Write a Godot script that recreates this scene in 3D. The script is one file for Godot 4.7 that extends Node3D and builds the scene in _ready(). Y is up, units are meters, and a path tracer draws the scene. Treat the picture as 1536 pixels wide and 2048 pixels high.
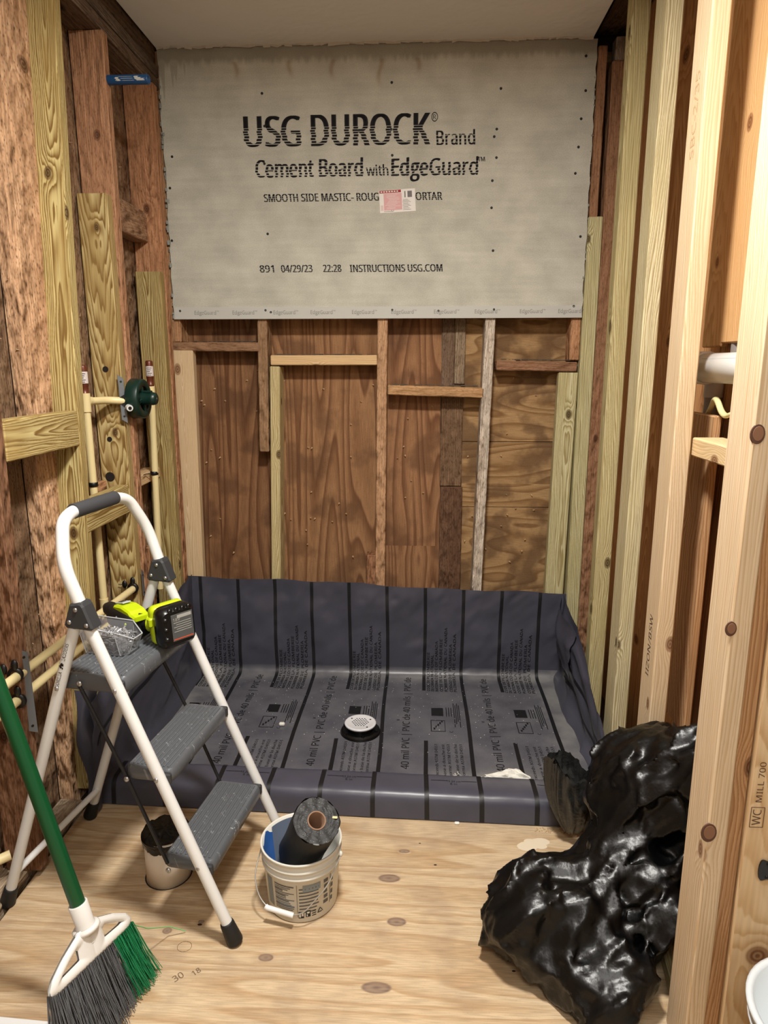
extends Node3D
# A stripped shower alcove under construction. Metres, y up; z = 0 is the face of the cement board, +z comes towards the viewer.

var rng := RandomNumberGenerator.new()
var mats := {}

# ---------------------------------------------------------------- mesh builder
class Mb:
	var st := SurfaceTool.new()
	var tint := Color.WHITE
	var uvf = null
	var n := 0
	func _init():
		st.begin(Mesh.PRIMITIVE_TRIANGLES)
		st.set_smooth_group(-1)
	func smooth(g: int):
		st.set_smooth_group(g)
		return self
	func v(p: Vector3, nn: Vector3, uv = null):
		st.set_color(tint)
		if uv != null:
			st.set_uv(uv)
		elif uvf != null:
			st.set_uv(uvf.call(p, nn))
		else:
			st.set_uv(Vector2(p.x + p.z, p.y))
		st.add_vertex(p)
	# counter-clockwise seen from outside
	func tri(a: Vector3, b: Vector3, c: Vector3, ua = null, ub = null, uc = null):
		var nn := (b - a).cross(c - a).normalized()
		v(a, nn, ua); v(c, nn, uc); v(b, nn, ub)
		n += 1
	func quad(a, b, c, d, ua = null, ub = null, uc = null, ud = null):
		tri(a, b, c, ua, ub, uc)
		tri(a, c, d, ua, uc, ud)
	func out_poly(pts: Array, centre: Vector3):
		var m := Vector3.ZERO
		for p in pts: m += p
		m /= pts.size()
		var nn: Vector3 = (pts[1] - pts[0]).cross(pts[2] - pts[0])
		if nn.dot(m - centre) < 0: pts.reverse()
		for i in range(1, pts.size() - 1): tri(pts[0], pts[i], pts[i + 1])
	# a box with chamfered edges
	func box(c: Vector3, s: Vector3, b := 0.002, xf := Transform3D()):
		var h := s / 2.0
		b = minf(b, minf(h.x, minf(h.y, h.z)) * 0.9)
		var P := {}
		for sx in [-1, 1]:
			for sy in [-1, 1]:
				for sz in [-1, 1]:
					P[[0, sx, sy, sz]] = xf * (c + Vector3(sx * h.x, sy * (h.y - b), sz * (h.z - b)))
					P[[1, sx, sy, sz]] = xf * (c + Vector3(sx * (h.x - b), sy * h.y, sz * (h.z - b)))
					P[[2, sx, sy, sz]] = xf * (c + Vector3(sx * (h.x - b), sy * (h.y - b), sz * h.z))
		var o := xf * c
		for s1 in [-1, 1]:
			out_poly([P[[0, s1, -1, -1]], P[[0, s1, 1, -1]], P[[0, s1, 1, 1]], P[[0, s1, -1, 1]]], o)
			out_poly([P[[1, -1, s1, -1]], P[[1, 1, s1, -1]], P[[1, 1, s1, 1]], P[[1, -1, s1, 1]]], o)
			out_poly([P[[2, -1, -1, s1]], P[[2, 1, -1, s1]], P[[2, 1, 1, s1]], P[[2, -1, 1, s1]]], o)
			for s2 in [-1, 1]:
				out_poly([P[[0, s1, s2, -1]], P[[0, s1, s2, 1]], P[[1, s1, s2, 1]], P[[1, s1, s2, -1]]], o)
				out_poly([P[[0, s1, -1, s2]], P[[0, s1, 1, s2]], P[[2, s1, 1, s2]], P[[2, s1, -1, s2]]], o)
				out_poly([P[[1, -1, s1, s2]], P[[1, 1, s1, s2]], P[[2, 1, s1, s2]], P[[2, -1, s1, s2]]], o)
				for s3 in [-1, 1]:
					out_poly([P[[0, s1, s2, s3]], P[[1, s1, s2, s3]], P[[2, s1, s2, s3]]], o)
		return self
	# profile of (radius, height) turned about y; g < 0 keeps the rings sharp
	func lathe(prof: Array, seg := 24, xf := Transform3D(), g := 1):
		for i in prof.size() - 1:
			st.set_smooth_group(g if g >= 0 else 100 + i)
			for k in seg:
				var a := TAU * k / seg
				var b := TAU * (k + 1) / seg
				var p: Vector2 = prof[i]
				var q: Vector2 = prof[i + 1]
				var p0 := xf * Vector3(p.x * cos(a), p.y, -p.x * sin(a))
				var p1 := xf * Vector3(p.x * cos(b), p.y, -p.x * sin(b))
				var q0 := xf * Vector3(q.x * cos(a), q.y, -q.x * sin(a))
				var q1 := xf * Vector3(q.x * cos(b), q.y, -q.x * sin(b))
				var u0 := float(k) / seg
				var u1 := float(k + 1) / seg
				if p.x > 1e-6: tri(p0, p1, q1 if q.x > 1e-6 else q0, Vector2(u0, p.y), Vector2(u1, p.y), Vector2(u1, q.y))
				if q.x > 1e-6: tri(p0, q1, q0, Vector2(u0, p.y), Vector2(u1, q.y), Vector2(u0, q.y))
		st.set_smooth_group(-1)
		return self
	func cyl(a: Vector3, b: Vector3, r: float, seg := 16, r2 := -1.0):
		var xf := Mb.along(a, b)
		var l := (b - a).length()
		if r2 < 0: r2 = r
		return lathe([Vector2(0, 0), Vector2(r, 0), Vector2(r2, l), Vector2(0, l)], seg, xf, -1)
	static func along(a: Vector3, b: Vector3) -> Transform3D:
		var y := (b - a).normalized()
		var x := y.cross(Vector3(0, 0, 1) if absf(y.z) < 0.9 else Vector3(1, 0, 0)).normalized()
		return Transform3D(Basis(x, y, x.cross(y)), a)
	# tube along a path; sx, sy squash the section
	func tube(pts: Array, r: float, seg := 12, caps := true, sx := 1.0, g := 1):
		var rings := []
		var t: Vector3 = (pts[1] - pts[0]).normalized()
		var nx := t.cross(Vector3(0, 0, 1) if absf(t.z) < 0.9 else Vector3(0, 1, 0)).normalized()
		for i in pts.size():
			var d: Vector3 = (pts[mini(i + 1, pts.size() - 1)] - pts[maxi(i - 1, 0)]).normalized()
			nx = (nx - d * nx.dot(d)).normalized()
			var ny := d.cross(nx)
			var ring := []
			for k in seg + 1:
				var a := TAU * k / seg
				ring.append(pts[i] + nx * cos(a) * r * sx + ny * sin(a) * r)
			rings.append(ring)
		st.set_smooth_group(g)
		for i in pts.size() - 1:
			for k in seg:
				quad(rings[i][k], rings[i][k + 1], rings[i + 1][k + 1], rings[i + 1][k])
		st.set_smooth_group(-1)
		if caps:
			for k in seg:
				tri(pts[0], rings[0][k + 1], rings[0][k])
				tri(pts[-1], rings[-1][k], rings[-1][k + 1])
		return self
	# polygon (counter-clockwise in xy) pushed out along z from 0 to d, with a chamfer on both ends
	func extrude(poly: PackedVector2Array, d: float, xf := Transform3D(), b := 0.0, g := -1):
		if Geometry2D.is_polygon_clockwise(poly):
			poly.reverse()
		var inner := poly
		if b > 0:
			var off := Geometry2D.offset_polygon(poly, -b, Geometry2D.JOIN_MITER)
			if off.size() == 1 and off[0].size() == poly.size(): 
				inner = off[0]
				# line the two outlines up
				var best := 0
				for i in inner.size():
					if inner[i].distance_to(poly[0]) < inner[best].distance_to(poly[0]): best = i
				var turned := PackedVector2Array()
				for i in inner.size(): turned.append(inner[(i + best) % inner.size()])
				inner = turned
		var idx := Geometry2D.triangulate_polygon(inner)
		var L := [[inner, 0.0], [poly, b], [poly, d - b], [inner, d]]
		for i in range(0, idx.size(), 3):
			var A := inner[idx[i]]; var B := inner[idx[i + 1]]; var C := inner[idx[i + 2]]
			if (B - A).cross(C - A) < 0:
				var t := B; B = C; C = t
			tri(xf * Vector3(A.x, A.y, d), xf * Vector3(B.x, B.y, d), xf * Vector3(C.x, C.y, d))
			tri(xf * Vector3(A.x, A.y, 0), xf * Vector3(C.x, C.y, 0), xf * Vector3(B.x, B.y, 0))
		st.set_smooth_group(g)
		for s in 3:
			if s != 1 and b <= 0: continue
			var P: PackedVector2Array = L[s][0]; var R: PackedVector2Array = L[s + 1][0]
			for i in P.size():
				var j := (i + 1) % P.size()
				quad(xf * Vector3(P[i].x, P[i].y, L[s][1]), xf * Vector3(P[j].x, P[j].y, L[s][1]), xf * Vector3(R[j].x, R[j].y, L[s + 1][1]), xf * Vector3(R[i].x, R[i].y, L[s + 1][1]))
		st.set_smooth_group(-1)
		return self
	# a sheet f(i, j) seen from its front when i runs right and j runs down
	func sheet(ni: int, nj: int, f: Callable, g := 1, uvs = null):
		st.set_smooth_group(g)
		var P := []
		for j in nj + 1:
			var row := []
			for i in ni + 1: row.append(f.call(float(i) / ni, float(j) / nj))
			P.append(row)
		for j in nj:
			for i in ni:
				if uvs == null: quad(P[j + 1][i], P[j + 1][i + 1], P[j][i + 1], P[j][i])
				else: quad(P[j + 1][i], P[j + 1][i + 1], P[j][i + 1], P[j][i], uvs.call(float(i) / ni, float(j + 1) / nj), uvs.call(float(i + 1) / ni, float(j + 1) / nj), uvs.call(float(i + 1) / ni, float(j) / nj), uvs.call(float(i) / ni, float(j) / nj))
		st.set_smooth_group(-1)
		return self
	func ball(c: Vector3, r: Vector3, seg := 16, xf := Transform3D()):
		var prof := []
		for i in seg / 2 + 1:
			var a := -PI / 2 + PI * i / (seg / 2)
			prof.append(Vector2(maxf(cos(a), 0.0), sin(a)))
		return lathe(prof, seg, xf * Transform3D(Basis.from_scale(r), c), 1)
	func mesh() -> ArrayMesh:
		st.generate_normals()
		return st.commit()

func add(called: String, mb, m: Material, parent: Node = self) -> MeshInstance3D:
	var o := MeshInstance3D.new()
	o.name = called
	o.mesh = mb.mesh() if mb is Mb else mb
	o.material_override = m
	o.cast_shadow = GeometryInstance3D.SHADOW_CASTING_SETTING_ON
	parent.add_child(o, true)
	return o

func tag(o: Node, label: String, category: String, group := "", kind := ""):
	o.set_meta("label", label)
	o.set_meta("category", category)
	if group: o.set_meta("group", group)
	if kind: o.set_meta("kind", kind)
	return o

func thing(called: String, label: String, category: String, at := Vector3.ZERO, group := "") -> Node3D:
	var o := Node3D.new()
	o.name = called
	o.position = at
	add_child(o, true)
	tag(o, label, category, group)
	return o

func struct(called: String) -> Node3D:
	var o := Node3D.new()
	o.name = called
	o.set_meta("kind", "structure")
	add_child(o, true)
	return o

func mat(key: String, c: Color, rough := 0.7, metal := 0.0) -> StandardMaterial3D:
	if mats.has(key): return mats[key]
	var m := StandardMaterial3D.new()
	m.resource_name = key
	m.albedo_color = c
	m.roughness = rough
	m.metallic = metal
	mats[key] = m
	return m

# ---------------------------------------------------------------- computed textures
func noise(sd: int, freq: float, oct := 3, type := FastNoiseLite.TYPE_SIMPLEX_SMOOTH) -> FastNoiseLite:
	var n := FastNoiseLite.new()
	n.seed = sd
	n.noise_type = type
	n.frequency = freq
	n.fractal_octaves = oct
	n.fractal_type = FastNoiseLite.FRACTAL_FBM if oct > 1 else FastNoiseLite.FRACTAL_NONE
	return n

# smooth noise of w x h cells drawn out to W x H, as numbers 0..1
func field(sd: int, freq: float, oct: int, w: int, h: int, W: int, H: int) -> PackedFloat32Array:
	var im := noise(sd, freq, oct).get_image(w, h, false, false, true)
	im.convert(Image.FORMAT_RF)
	if w != W or h != H: im.resize(W, H, Image.INTERPOLATE_CUBIC)
	return im.get_data().to_float32_array()

func tex_rgb(b: PackedByteArray, w: int, h: int) -> ImageTexture:
	return ImageTexture.create_from_image(Image.create_from_data(w, h, false, Image.FORMAT_RGB8, b))

const AW := 768
const AH := 1024
var G_ring := PackedFloat32Array()
var G_knot := PackedFloat32Array()
var G_streak := PackedFloat32Array()
var G_blot := PackedFloat32Array()
var G_pep := PackedFloat32Array()

# growth rings, knots and pores of eight boards side by side: columns 0-5 wide faces, 6-7 narrow edges; each 92 mm by 2.4 m
func grain():
	var N := AW * AH
	G_ring.resize(N); G_knot.resize(N)
	G_streak = field(11, 0.23, 2, AW, 48, AW, AH)
	G_blot = field(12, 0.03, 3, AW / 4, 128, AW, AH)
	G_pep = field(13, 0.33, 2, AW, AH / 2, AW, AH)
	var warp := field(14, 0.05, 3, AW / 2, 128, AW, AH)
	rng.seed = 77
	var cw := AW / 8
	for c in 8:
		var edge := c >= 6
		var d0 := rng.randf_range(0.008, 0.03) if not edge else 0.09
		var slope := rng.randf_range(-0.012, 0.02) if not edge else 0.002
		var uc0 := rng.randf_range(-0.012, 0.012) if not edge else rng.randf_range(-0.03, 0.03)
		var ring := rng.randf_range(0.0042, 0.0064) if not edge else 0.0046
		var ph := rng.randf() * 10.0
		var knots := []
		for k in (3 if not edge else 1):
			knots.append(Vector3(rng.randf_range(-0.026, 0.026), (k + rng.randf_range(0.2, 0.8)) * 0.8, rng.randf_range(0.007, 0.012)))
		for y in AH:
			var v := 2.4 * y / AH
			var d := d0 + slope * (v - 1.2) + 0.014 * sin(v * 2.1 + ph) + 0.005 * sin(v * 5.3 + ph * 2.0)
			if c == 2: d = 0.018 + 0.082 * v + 0.004 * sin(v * 4.0)     # nested arches
			var uc := uc0 + 0.007 * sin(v * 1.7 + ph * 1.3)
			var near := []
			for k in knots:
				if absf(v - k.y) < 0.16: near.append(k)
			var i := y * AW + c * cw
			for x in cw:
				var u := 0.092 * (x + 0.5) / cw - 0.046
				var du := u - uc
				var dd := d
				var kn := 0.0
				for k in near:
					var ex: float = (u - k.x) / k.z
					var ey: float = (v - k.y) / (k.z * 1.7)
					var q := ex * ex + ey * ey
					if q < 30.0:
						dd += 0.014 * exp(-q * 0.16)
						if q < 1.5:
							kn = clampf(1.6 - q * 1.1, 0.0, 1.0) * (0.75 + 0.25 * sin(sqrt(q) * 14.0))
				var rho := (sqrt(dd * dd + du * du) if not edge else dd + du * 0.75) / ring + warp[i] * 1.7
				var f := rho - floorf(rho)
				G_ring[i] = f * f * (1.0 - smoothstep(0.88, 1.0, f))
				G_knot[i] = kn
				i += 1

# wood of one kind, coloured from the grain: spring wood, summer wood, knots, a second tone in patches, dirt
func wood(key: String, a: Color, b: Color, kn: Color, patch: Color, patch_amt: float, streak: float, pepper := 0.0, rough := 0.75) -> StandardMaterial3D:
	var N := AW * AH
	var out := PackedByteArray()
	out.resize(N * 3)
	for i in N:
		var g := G_ring[i] * 1.6
		if g > 1.0: g = 1.0
		var s := 1.0 + (G_streak[i] - 0.5) * streak
		var p := clampf((G_blot[i] - 0.52) * 6.0, 0.0, 1.0) * patch_amt
		var k := G_knot[i]
		if pepper > 0.0 and G_pep[i] > 0.66: s *= 1.0 - minf((G_pep[i] - 0.66) * 6.0, 1.0) * pepper
		var r := (a.r + (b.r - a.r) * g); var gg := (a.g + (b.g - a.g) * g); var bb := (a.b + (b.b - a.b) * g)
		r += (patch.r - r) * p; gg += (patch.g - gg) * p; bb += (patch.b - bb) * p
		r += (kn.r - r) * k; gg += (kn.g - gg) * k; bb += (kn.b - bb) * k
		out[i * 3] = clampi(int(r * s * 255.0), 0, 255)
		out[i * 3 + 1] = clampi(int(gg * s * 255.0), 0, 255)
		out[i * 3 + 2] = clampi(int(bb * s * 255.0), 0, 255)
	var m := mat(key, Color.WHITE, rough)
	m.albedo_texture = tex_rgb(out, AW, AH)
	m.vertex_color_use_as_albedo = true
	m.texture_filter = BaseMaterial3D.TEXTURE_FILTER_LINEAR_WITH_MIPMAPS_ANISOTROPIC
	m.metallic_specular = 0.3
	return m

# rotary-cut plywood: level lines of a stretched noise, grain along x (across = false) or y
func ply(key: String, W: int, H: int, sd: int, along_y: bool, rings: float, a: Color, b: Color, dirt: Color, dirt_amt: float, fx := 7.0, fy := 26.0, rough := 0.7, knots := []) -> StandardMaterial3D:
	var cw := int(fx * 8) if not along_y else int(fy * 8)
	var ch := int(fy * 8) if not along_y else int(fx * 8)
	var lev := field(sd, 0.045, 2, cw, ch, W, H)
	var str_ := field(sd + 1, 0.3, 2, W / 16 if not along_y else W, H if not along_y else H / 16, W, H)
	var blot := field(sd + 2, 0.012, 4, W / 2, H / 2, W, H)
	var pep := field(sd + 3, 0.4, 2, W / 2 if not along_y else W, H if not along_y else H / 2, W, H)
	var out := PackedByteArray()
	out.resize(W * H * 3)
	for y in H:
		var near := []
		for k in knots:
			if absf(y - k[1]) < k[3] * 5.0: near.append(k)
		for x in W:
			var i := y * W + x
			var L := lev[i]
			var kk := 0.0
			for k in near:
				var ex: float = (x - k[0]) / k[2]
				var ey: float = (y - k[1]) / k[3]
				var q := ex * ex + ey * ey
				if q < 12.0:
					L += 0.10 * exp(-q * 0.5)
					if q < 1.0: kk = clampf((1.0 - q) * 3.0, 0.0, 1.0) * (0.50 + 0.14 * cos(sqrt(q) * 7.0) + 0.55 * str_[i])
			var f := L * rings
			f -= floorf(f)
			var g := f * f * (1.0 - smoothstep(0.86, 1.0, f)) * 1.5
			var s := 1.0 + (str_[i] - 0.5) * 0.22
			var p := clampf((blot[i] - 0.5) * 4.0, 0.0, 1.0) * dirt_amt
			if pep[i] > 0.7: p = minf(1.0, p + (pep[i] - 0.7) * 5.0 * dirt_amt)
			p = maxf(p, kk)
			var r := (a.r + (b.r - a.r) * g) * s; var gg := (a.g + (b.g - a.g) * g) * s; var bb := (a.b + (b.b - a.b) * g) * s
			out[i * 3] = clampi(int((r + (dirt.r - r) * p) * 255.0), 0, 255)
			out[i * 3 + 1] = clampi(int((gg + (dirt.g - gg) * p) * 255.0), 0, 255)
			out[i * 3 + 2] = clampi(int((bb + (dirt.b - bb) * p) * 255.0), 0, 255)
	var m := mat(key, Color.WHITE, rough)
	m.albedo_texture = tex_rgb(out, W, H)
	m.vertex_color_use_as_albedo = true
	m.metallic_specular = 0.3
	return m

func noise_tex(sd: int, freq: float, size: int, normal := false, bump := 4.0, oct := 3, type := FastNoiseLite.TYPE_SIMPLEX_SMOOTH) -> NoiseTexture2D:
	var t := NoiseTexture2D.new()
	t.noise = noise(sd, freq, oct, type)
	t.width = size
	t.height = size
	t.seamless = true
	t.as_normal_map = normal
	t.bump_strength = bump
	return t

# ---------------------------------------------------------------- boards
var board_no := 0
# a sawn board with the grain along its longest side; wide and narrow faces take their own piece of the grain
func board_mesh(s: Vector3, bev := 0.003, col := -1, voff := -1.0, tint := Color.WHITE, edge_col := -1) -> Mb:
	board_no += 1
	rng.seed = 1000 + board_no * 17
	var mb := Mb.new()
	mb.tint = tint
	var ax := s.max_axis_index()
	var c1 := col if col >= 0 else rng.randi() % 6
	var c2 := edge_col if edge_col >= 0 else 6 + rng.randi() % 2
	var half := minf(s[ax] / 4.8, 0.5)
	var vo := lerpf(half, 1.0 - half, fposmod(voff, 1.0) if voff >= 0 else rng.randf())
	var vs := maxf(2.4, s[ax] * 1.01)
	var flip := 1.0 if rng.randf() < 0.5 else -1.0
	mb.uvf = func(p: Vector3, n: Vector3) -> Vector2:
		var na := n.abs().max_axis_index()
		var cross := -1
		for k in 3:
			if k != ax and k != na: cross = k
		if na == ax:
			cross = 0 if ax != 0 else 1
			var other := 3 - ax - cross
			return Vector2((6.5 + clampf(p[cross] / 0.092, -0.48, 0.48)) / 8.0, vo + p[other] / 2.4)
		var wide := s[cross] > 0.055
		var col_ := float(c1 if wide else c2) + 0.5
		return Vector2((col_ + clampf(p[cross] / maxf(0.092, s[cross] * 1.02), -0.49, 0.49) * (1.0 if n[na] > 0 else -1.0)) / 8.0, vo + flip * p[ax] / vs)
	mb.box(Vector3.ZERO, s, bev)
	return mb

func board(called: String, lo: Vector3, hi: Vector3, kind: String, label: String, category := "stud", group := "", rot := Vector3.ZERO, tint := Color.WHITE, col := -1, voff := -1.0, parent: Node = null, edge_col := -1) -> MeshInstance3D:
	var k: float = {"red": 0.72, "rough": 0.55, "grey": 0.62, "warm": 0.76}.get(kind, 0.95)      # tints are told against a middling board of each kind
	tint = Color(minf(tint.r * k, 1.0), minf(tint.g * k, 1.0), minf(tint.b * k, 1.0))
	var o := add(called, board_mesh((hi - lo).abs(), 0.003, col, voff, tint, edge_col), mats[kind], parent if parent else self)
	o.position = (lo + hi) / 2.0
	o.rotation = rot
	if label and group == "" and category in ["stud", "blocking"]:
		group = ("studs" if category == "stud" else "crosspieces") + " of the " + ("back" if o.position.z < 0.02 else "left" if o.position.x < 0.0 else "right") + " wall"
	if label: tag(o, label, category, group)
	return o

# ---------------------------------------------------------------- print
var fonts := {}
func font(n: String) -> SystemFont:
	if not fonts.has(n):
		var f := SystemFont.new()
		f.font_names = PackedStringArray([n])
		fonts[n] = f
	return fonts[n]

# triangles of a line of text; 1 unit is the height of a capital, baseline at y = 0, starts at x = 0. Bands (from, to, shift) print only those heights.
var text_seen := {}
func text_tris(t: String, fname := "Droid Sans", bold := 0.0) -> PackedVector2Array:
	var key := t + fname + str(bold)
	if text_seen.has(key): return text_seen[key]
	var raw := raw_text(t, fname)
	var ref := raw_text("H", fname)
	var y0 := 1e9; var y1 := -1e9; var x0 := 1e9
	for p in ref:
		y0 = minf(y0, p.y); y1 = maxf(y1, p.y)
	for p in raw: x0 = minf(x0, p.x)
	var out := PackedVector2Array()
	for p in raw: out.append(Vector2((p.x - x0) / (y1 - y0), (p.y - y0) / (y1 - y0)))
	text_seen[key] = out
	return out

func raw_text(t: String, fname: String) -> PackedVector2Array:
	var tm := TextMesh.new()
	tm.text = t
	tm.font = font(fname)
	tm.font_size = 40
	tm.pixel_size = 0.01
	tm.depth = 0.0
	tm.curve_step = 4.0
	tm.horizontal_alignment = HORIZONTAL_ALIGNMENT_LEFT
	var arr := tm.get_mesh_arrays()
	var vs: PackedVector3Array = arr[Mesh.ARRAY_VERTEX]
	var ix = arr[Mesh.ARRAY_INDEX]
	var out := PackedVector2Array()
	if ix != null and ix.size() > 0:
		for i in ix: out.append(Vector2(vs[i].x, vs[i].y))
	else:
		for p in vs: out.append(Vector2(p.x, p.y))
	return out

func text_width(tr: PackedVector2Array) -> float:
	var w := 0.0
	for p in tr: w = maxf(w, p.x)
	return w

func clip_y(poly: PackedVector2Array, y: float, above: bool) -> PackedVector2Array:
	var out := PackedVector2Array()
	for i in poly.size():
		var a := poly[i]; var b := poly[(i + 1) % poly.size()]
		var ia := (a.y >= y) == above; var ib := (b.y >= y) == above
		if ia: out.append(a)
		if ia != ib: out.append(a.lerp(b, (y - a.y) / (b.y - a.y)))
	return out

# lays a line of text through f(Vector2 in metres) -> Vector3; w <= 0 keeps the letters' own width
func put_text(mb: Mb, t: String, cap: float, w: float, f: Callable, bands := [], fname := "Droid Sans"):
	var tr := text_tris(t, fname)
	var sx := cap if w <= 0 else w / text_width(tr)
	for i in range(0, tr.size(), 3):
		var T := PackedVector2Array([tr[i], tr[i + 1], tr[i + 2]])
		if (T[1] - T[0]).cross(T[2] - T[0]) < 0: T.reverse()
		if bands.is_empty():
			mb.tri(f.call(Vector2(T[0].x * sx, T[0].y * cap)), f.call(Vector2(T[1].x * sx, T[1].y * cap)), f.call(Vector2(T[2].x * sx, T[2].y * cap)))
			continue
		for b in bands:
			var P := clip_y(clip_y(T, b[0], true), b[1], false)
			for k in range(1, P.size() - 1):
				var q := [P[0], P[k], P[k + 1]]
				mb.tri(f.call(Vector2(q[0].x * sx + b[2], q[0].y * cap)), f.call(Vector2(q[1].x * sx + b[2], q[1].y * cap)), f.call(Vector2(q[2].x * sx + b[2], q[2].y * cap)))

# ================================================================ the scene
func _ready():
	# camera
	var cam := Camera3D.new()
	cam.name = "camera"
	cam.fov = 73.77
	cam.near = 0.05
	cam.position = Vector3(0.1642, 1.2678, 2.6324)
	cam.basis = Basis(Vector3.UP, 0.0496) * Basis(Vector3.RIGHT, -0.2120) * Basis(Vector3.BACK, -0.0010)
	add_child(cam)
	cam.current = true
	# no daylight reaches the room
	var we := WorldEnvironment.new()
	we.name = "environment"
	var env := Environment.new()
	env.background_mode = Environment.BG_COLOR
	env.background_color = Color(0.02, 0.02, 0.022)
	env.tonemap_mode = Environment.TONE_MAPPER_LINEAR
	env.tonemap_exposure = 0.97
	env.sdfgi_enabled = true
	env.ssao_enabled = true
	env.ssil_enabled = true
	we.environment = env
	add_child(we)
	# the lamps
	lamp(Vector3(0.12, 2.345, 1.68), Vector2(0.20, 0.20), 6.1, Color(1.0, 0.985, 0.96))
	lamp(Vector3(0.15, 2.345, 3.10), Vector2(0.6, 0.6), 2.2, Color(1.0, 0.985, 0.96))
	make_materials()
	room()
	framing_back()
	framing_left()
	framing_right()
	cement_board()
	liner()
	drain()
	pipes_left()
	pipes_right()
	ladder()
	drill()
	screw_bin()
	pail()
	floor_stub()
	broom()
	bags()
	bits()

# a flat ceiling panel and its light, just under its face
func lamp(at: Vector3, size: Vector2, energy: float, c: Color):
	var t := thing("ceiling_lamp", "square flat lamp panel on the ceiling %s" % ("over the plywood floor" if size.x < 0.3 else "at the far side of the room"), "lamp", at)
	add("housing", Mb.new().box(Vector3(0, 0.0, 0), Vector3(size.x + 0.03, 0.014, size.y + 0.03), 0.004), mat("lamp_white", Color(0.9, 0.9, 0.88), 0.5), t)
	var m := mat("lamp_glow", Color(1, 1, 1), 0.5)
	m.emission_enabled = true
	m.emission = c
	m.emission_energy_multiplier = 2.0
	add("lamp_face", Mb.new().box(Vector3(0, -0.008, 0), Vector3(size.x, 0.006, size.y), 0.001), m, t)
	var l := AreaLight3D.new()
	l.name = "lamp_light"
	l.area_size = size
	l.light_energy = energy
	l.light_color = c
	l.area_range = 8.0
	l.area_attenuation = 2.0
	l.shadow_enabled = true
	l.position = Vector3(0, -0.014, 0)
	l.rotation = Vector3(-PI / 2, 0, 0)
	t.add_child(l)

func make_materials():
	grain()
	wood("treated", Color(0.79, 0.735, 0.55), Color(0.50, 0.395, 0.23), Color(0.27, 0.19, 0.12), Color(0.62, 0.52, 0.33), 0.45, 0.2)
	wood("treated_pale", Color(0.84, 0.80, 0.655), Color(0.645, 0.57, 0.41), Color(0.30, 0.24, 0.16), Color(0.70, 0.64, 0.46), 0.35, 0.2)
	wood("pale", Color(0.87, 0.775, 0.63), Color(0.79, 0.665, 0.50), Color(0.46, 0.32, 0.22), Color(0.84, 0.71, 0.54), 0.3, 0.10)
	wood("warm", Color(0.86, 0.70, 0.53), Color(0.71, 0.53, 0.36), Color(0.38, 0.25, 0.16), Color(0.71, 0.53, 0.36), 0.4, 0.16)
	wood("red", Color(0.755, 0.605, 0.475), Color(0.645, 0.49, 0.37), Color(0.37, 0.26, 0.19), Color(0.69, 0.53, 0.405), 0.5, 0.25, 0.3)
	wood("rough", Color(0.80, 0.665, 0.535), Color(0.69, 0.545, 0.425), Color(0.38, 0.28, 0.20), Color(0.71, 0.565, 0.44), 0.5, 0.26, 0.45, 0.85)
	wood("grey", Color(0.81, 0.76, 0.70), Color(0.66, 0.60, 0.53), Color(0.27, 0.22, 0.18), Color(0.68, 0.60, 0.52), 0.5, 0.4, 0.4, 0.85)
	var saw := noise_tex(301, 0.09, 256, true, 6.0, 4)
	for k in ["rough", "red", "grey"]:
		mats[k].normal_enabled = true
		mats[k].normal_texture = saw
		mats[k].normal_scale = 0.5
		mats[k].uv1_scale = Vector3.ONE
	ply("ply_floor", 1280, 800, 41, false, 4.2, Color(0.76, 0.67, 0.545), Color(0.69, 0.58, 0.445), Color(0.47, 0.39, 0.34), 0.16, 2.6, 15.0, 0.62, floor_knots())
	ply("ply_brown", 640, 1024, 51, true, 6.5, Color(0.60, 0.455, 0.325), Color(0.45, 0.315, 0.215), Color(0.36, 0.255, 0.18), 0.5, 1.6, 11.0, 0.8)
	ply("ply_tan", 768, 768, 61, false, 5.0, Color(0.66, 0.53, 0.37), Color(0.52, 0.39, 0.25), Color(0.37, 0.275, 0.19), 0.6, 2.2, 12.0, 0.8)
	mat("white_paint", Color(0.86, 0.86, 0.85), 0.32)
	mat("steel", Color(0.72, 0.72, 0.72), 0.32, 0.9)
	mat("galv", Color(0.42, 0.43, 0.44), 0.5, 0.35)
	mat("dark_plastic", Color(0.20, 0.205, 0.215), 0.5)
	mat("black", Color(0.02, 0.02, 0.022), 0.45)
	mat("ink", Color(0.11, 0.10, 0.12), 0.8)
	mat("cpvc", Color(0.90, 0.83, 0.62), 0.4)
	mat("copper", Color(0.40, 0.20, 0.13), 0.35, 0.2)
	mat("pvc", Color(0.88, 0.88, 0.87), 0.32)
	mat("pvc_grey", Color(0.50, 0.47, 0.45), 0.5)
	mat("screw", Color(0.66, 0.66, 0.67), 0.35, 0.5)

# x and y in pixels of the floor texture (800 px to the metre), half length and half width
func floor_knots() -> Array:
	var out := []
	for k in [[0.102, 1.142, 0.030, 0.015], [0.125, 1.279, 0.024, 0.014], [0.088, 1.453, 0.034, 0.015], [-0.158, 1.391, 0.018, 0.011], [0.138, 1.042, 0.016, 0.008], [-0.40, 1.33, 0.012, 0.010], [-0.33, 1.30, 0.008, 0.006], [0.38, 1.55, 0.008, 0.006], [0.30, 1.6, 0.02, 0.012]]:
		out.append([(k[0] + 0.82) * 800.0, (k[1] - 0.85) * 800.0, k[2] * 800.0, k[3] * 800.0])
	return out

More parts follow.
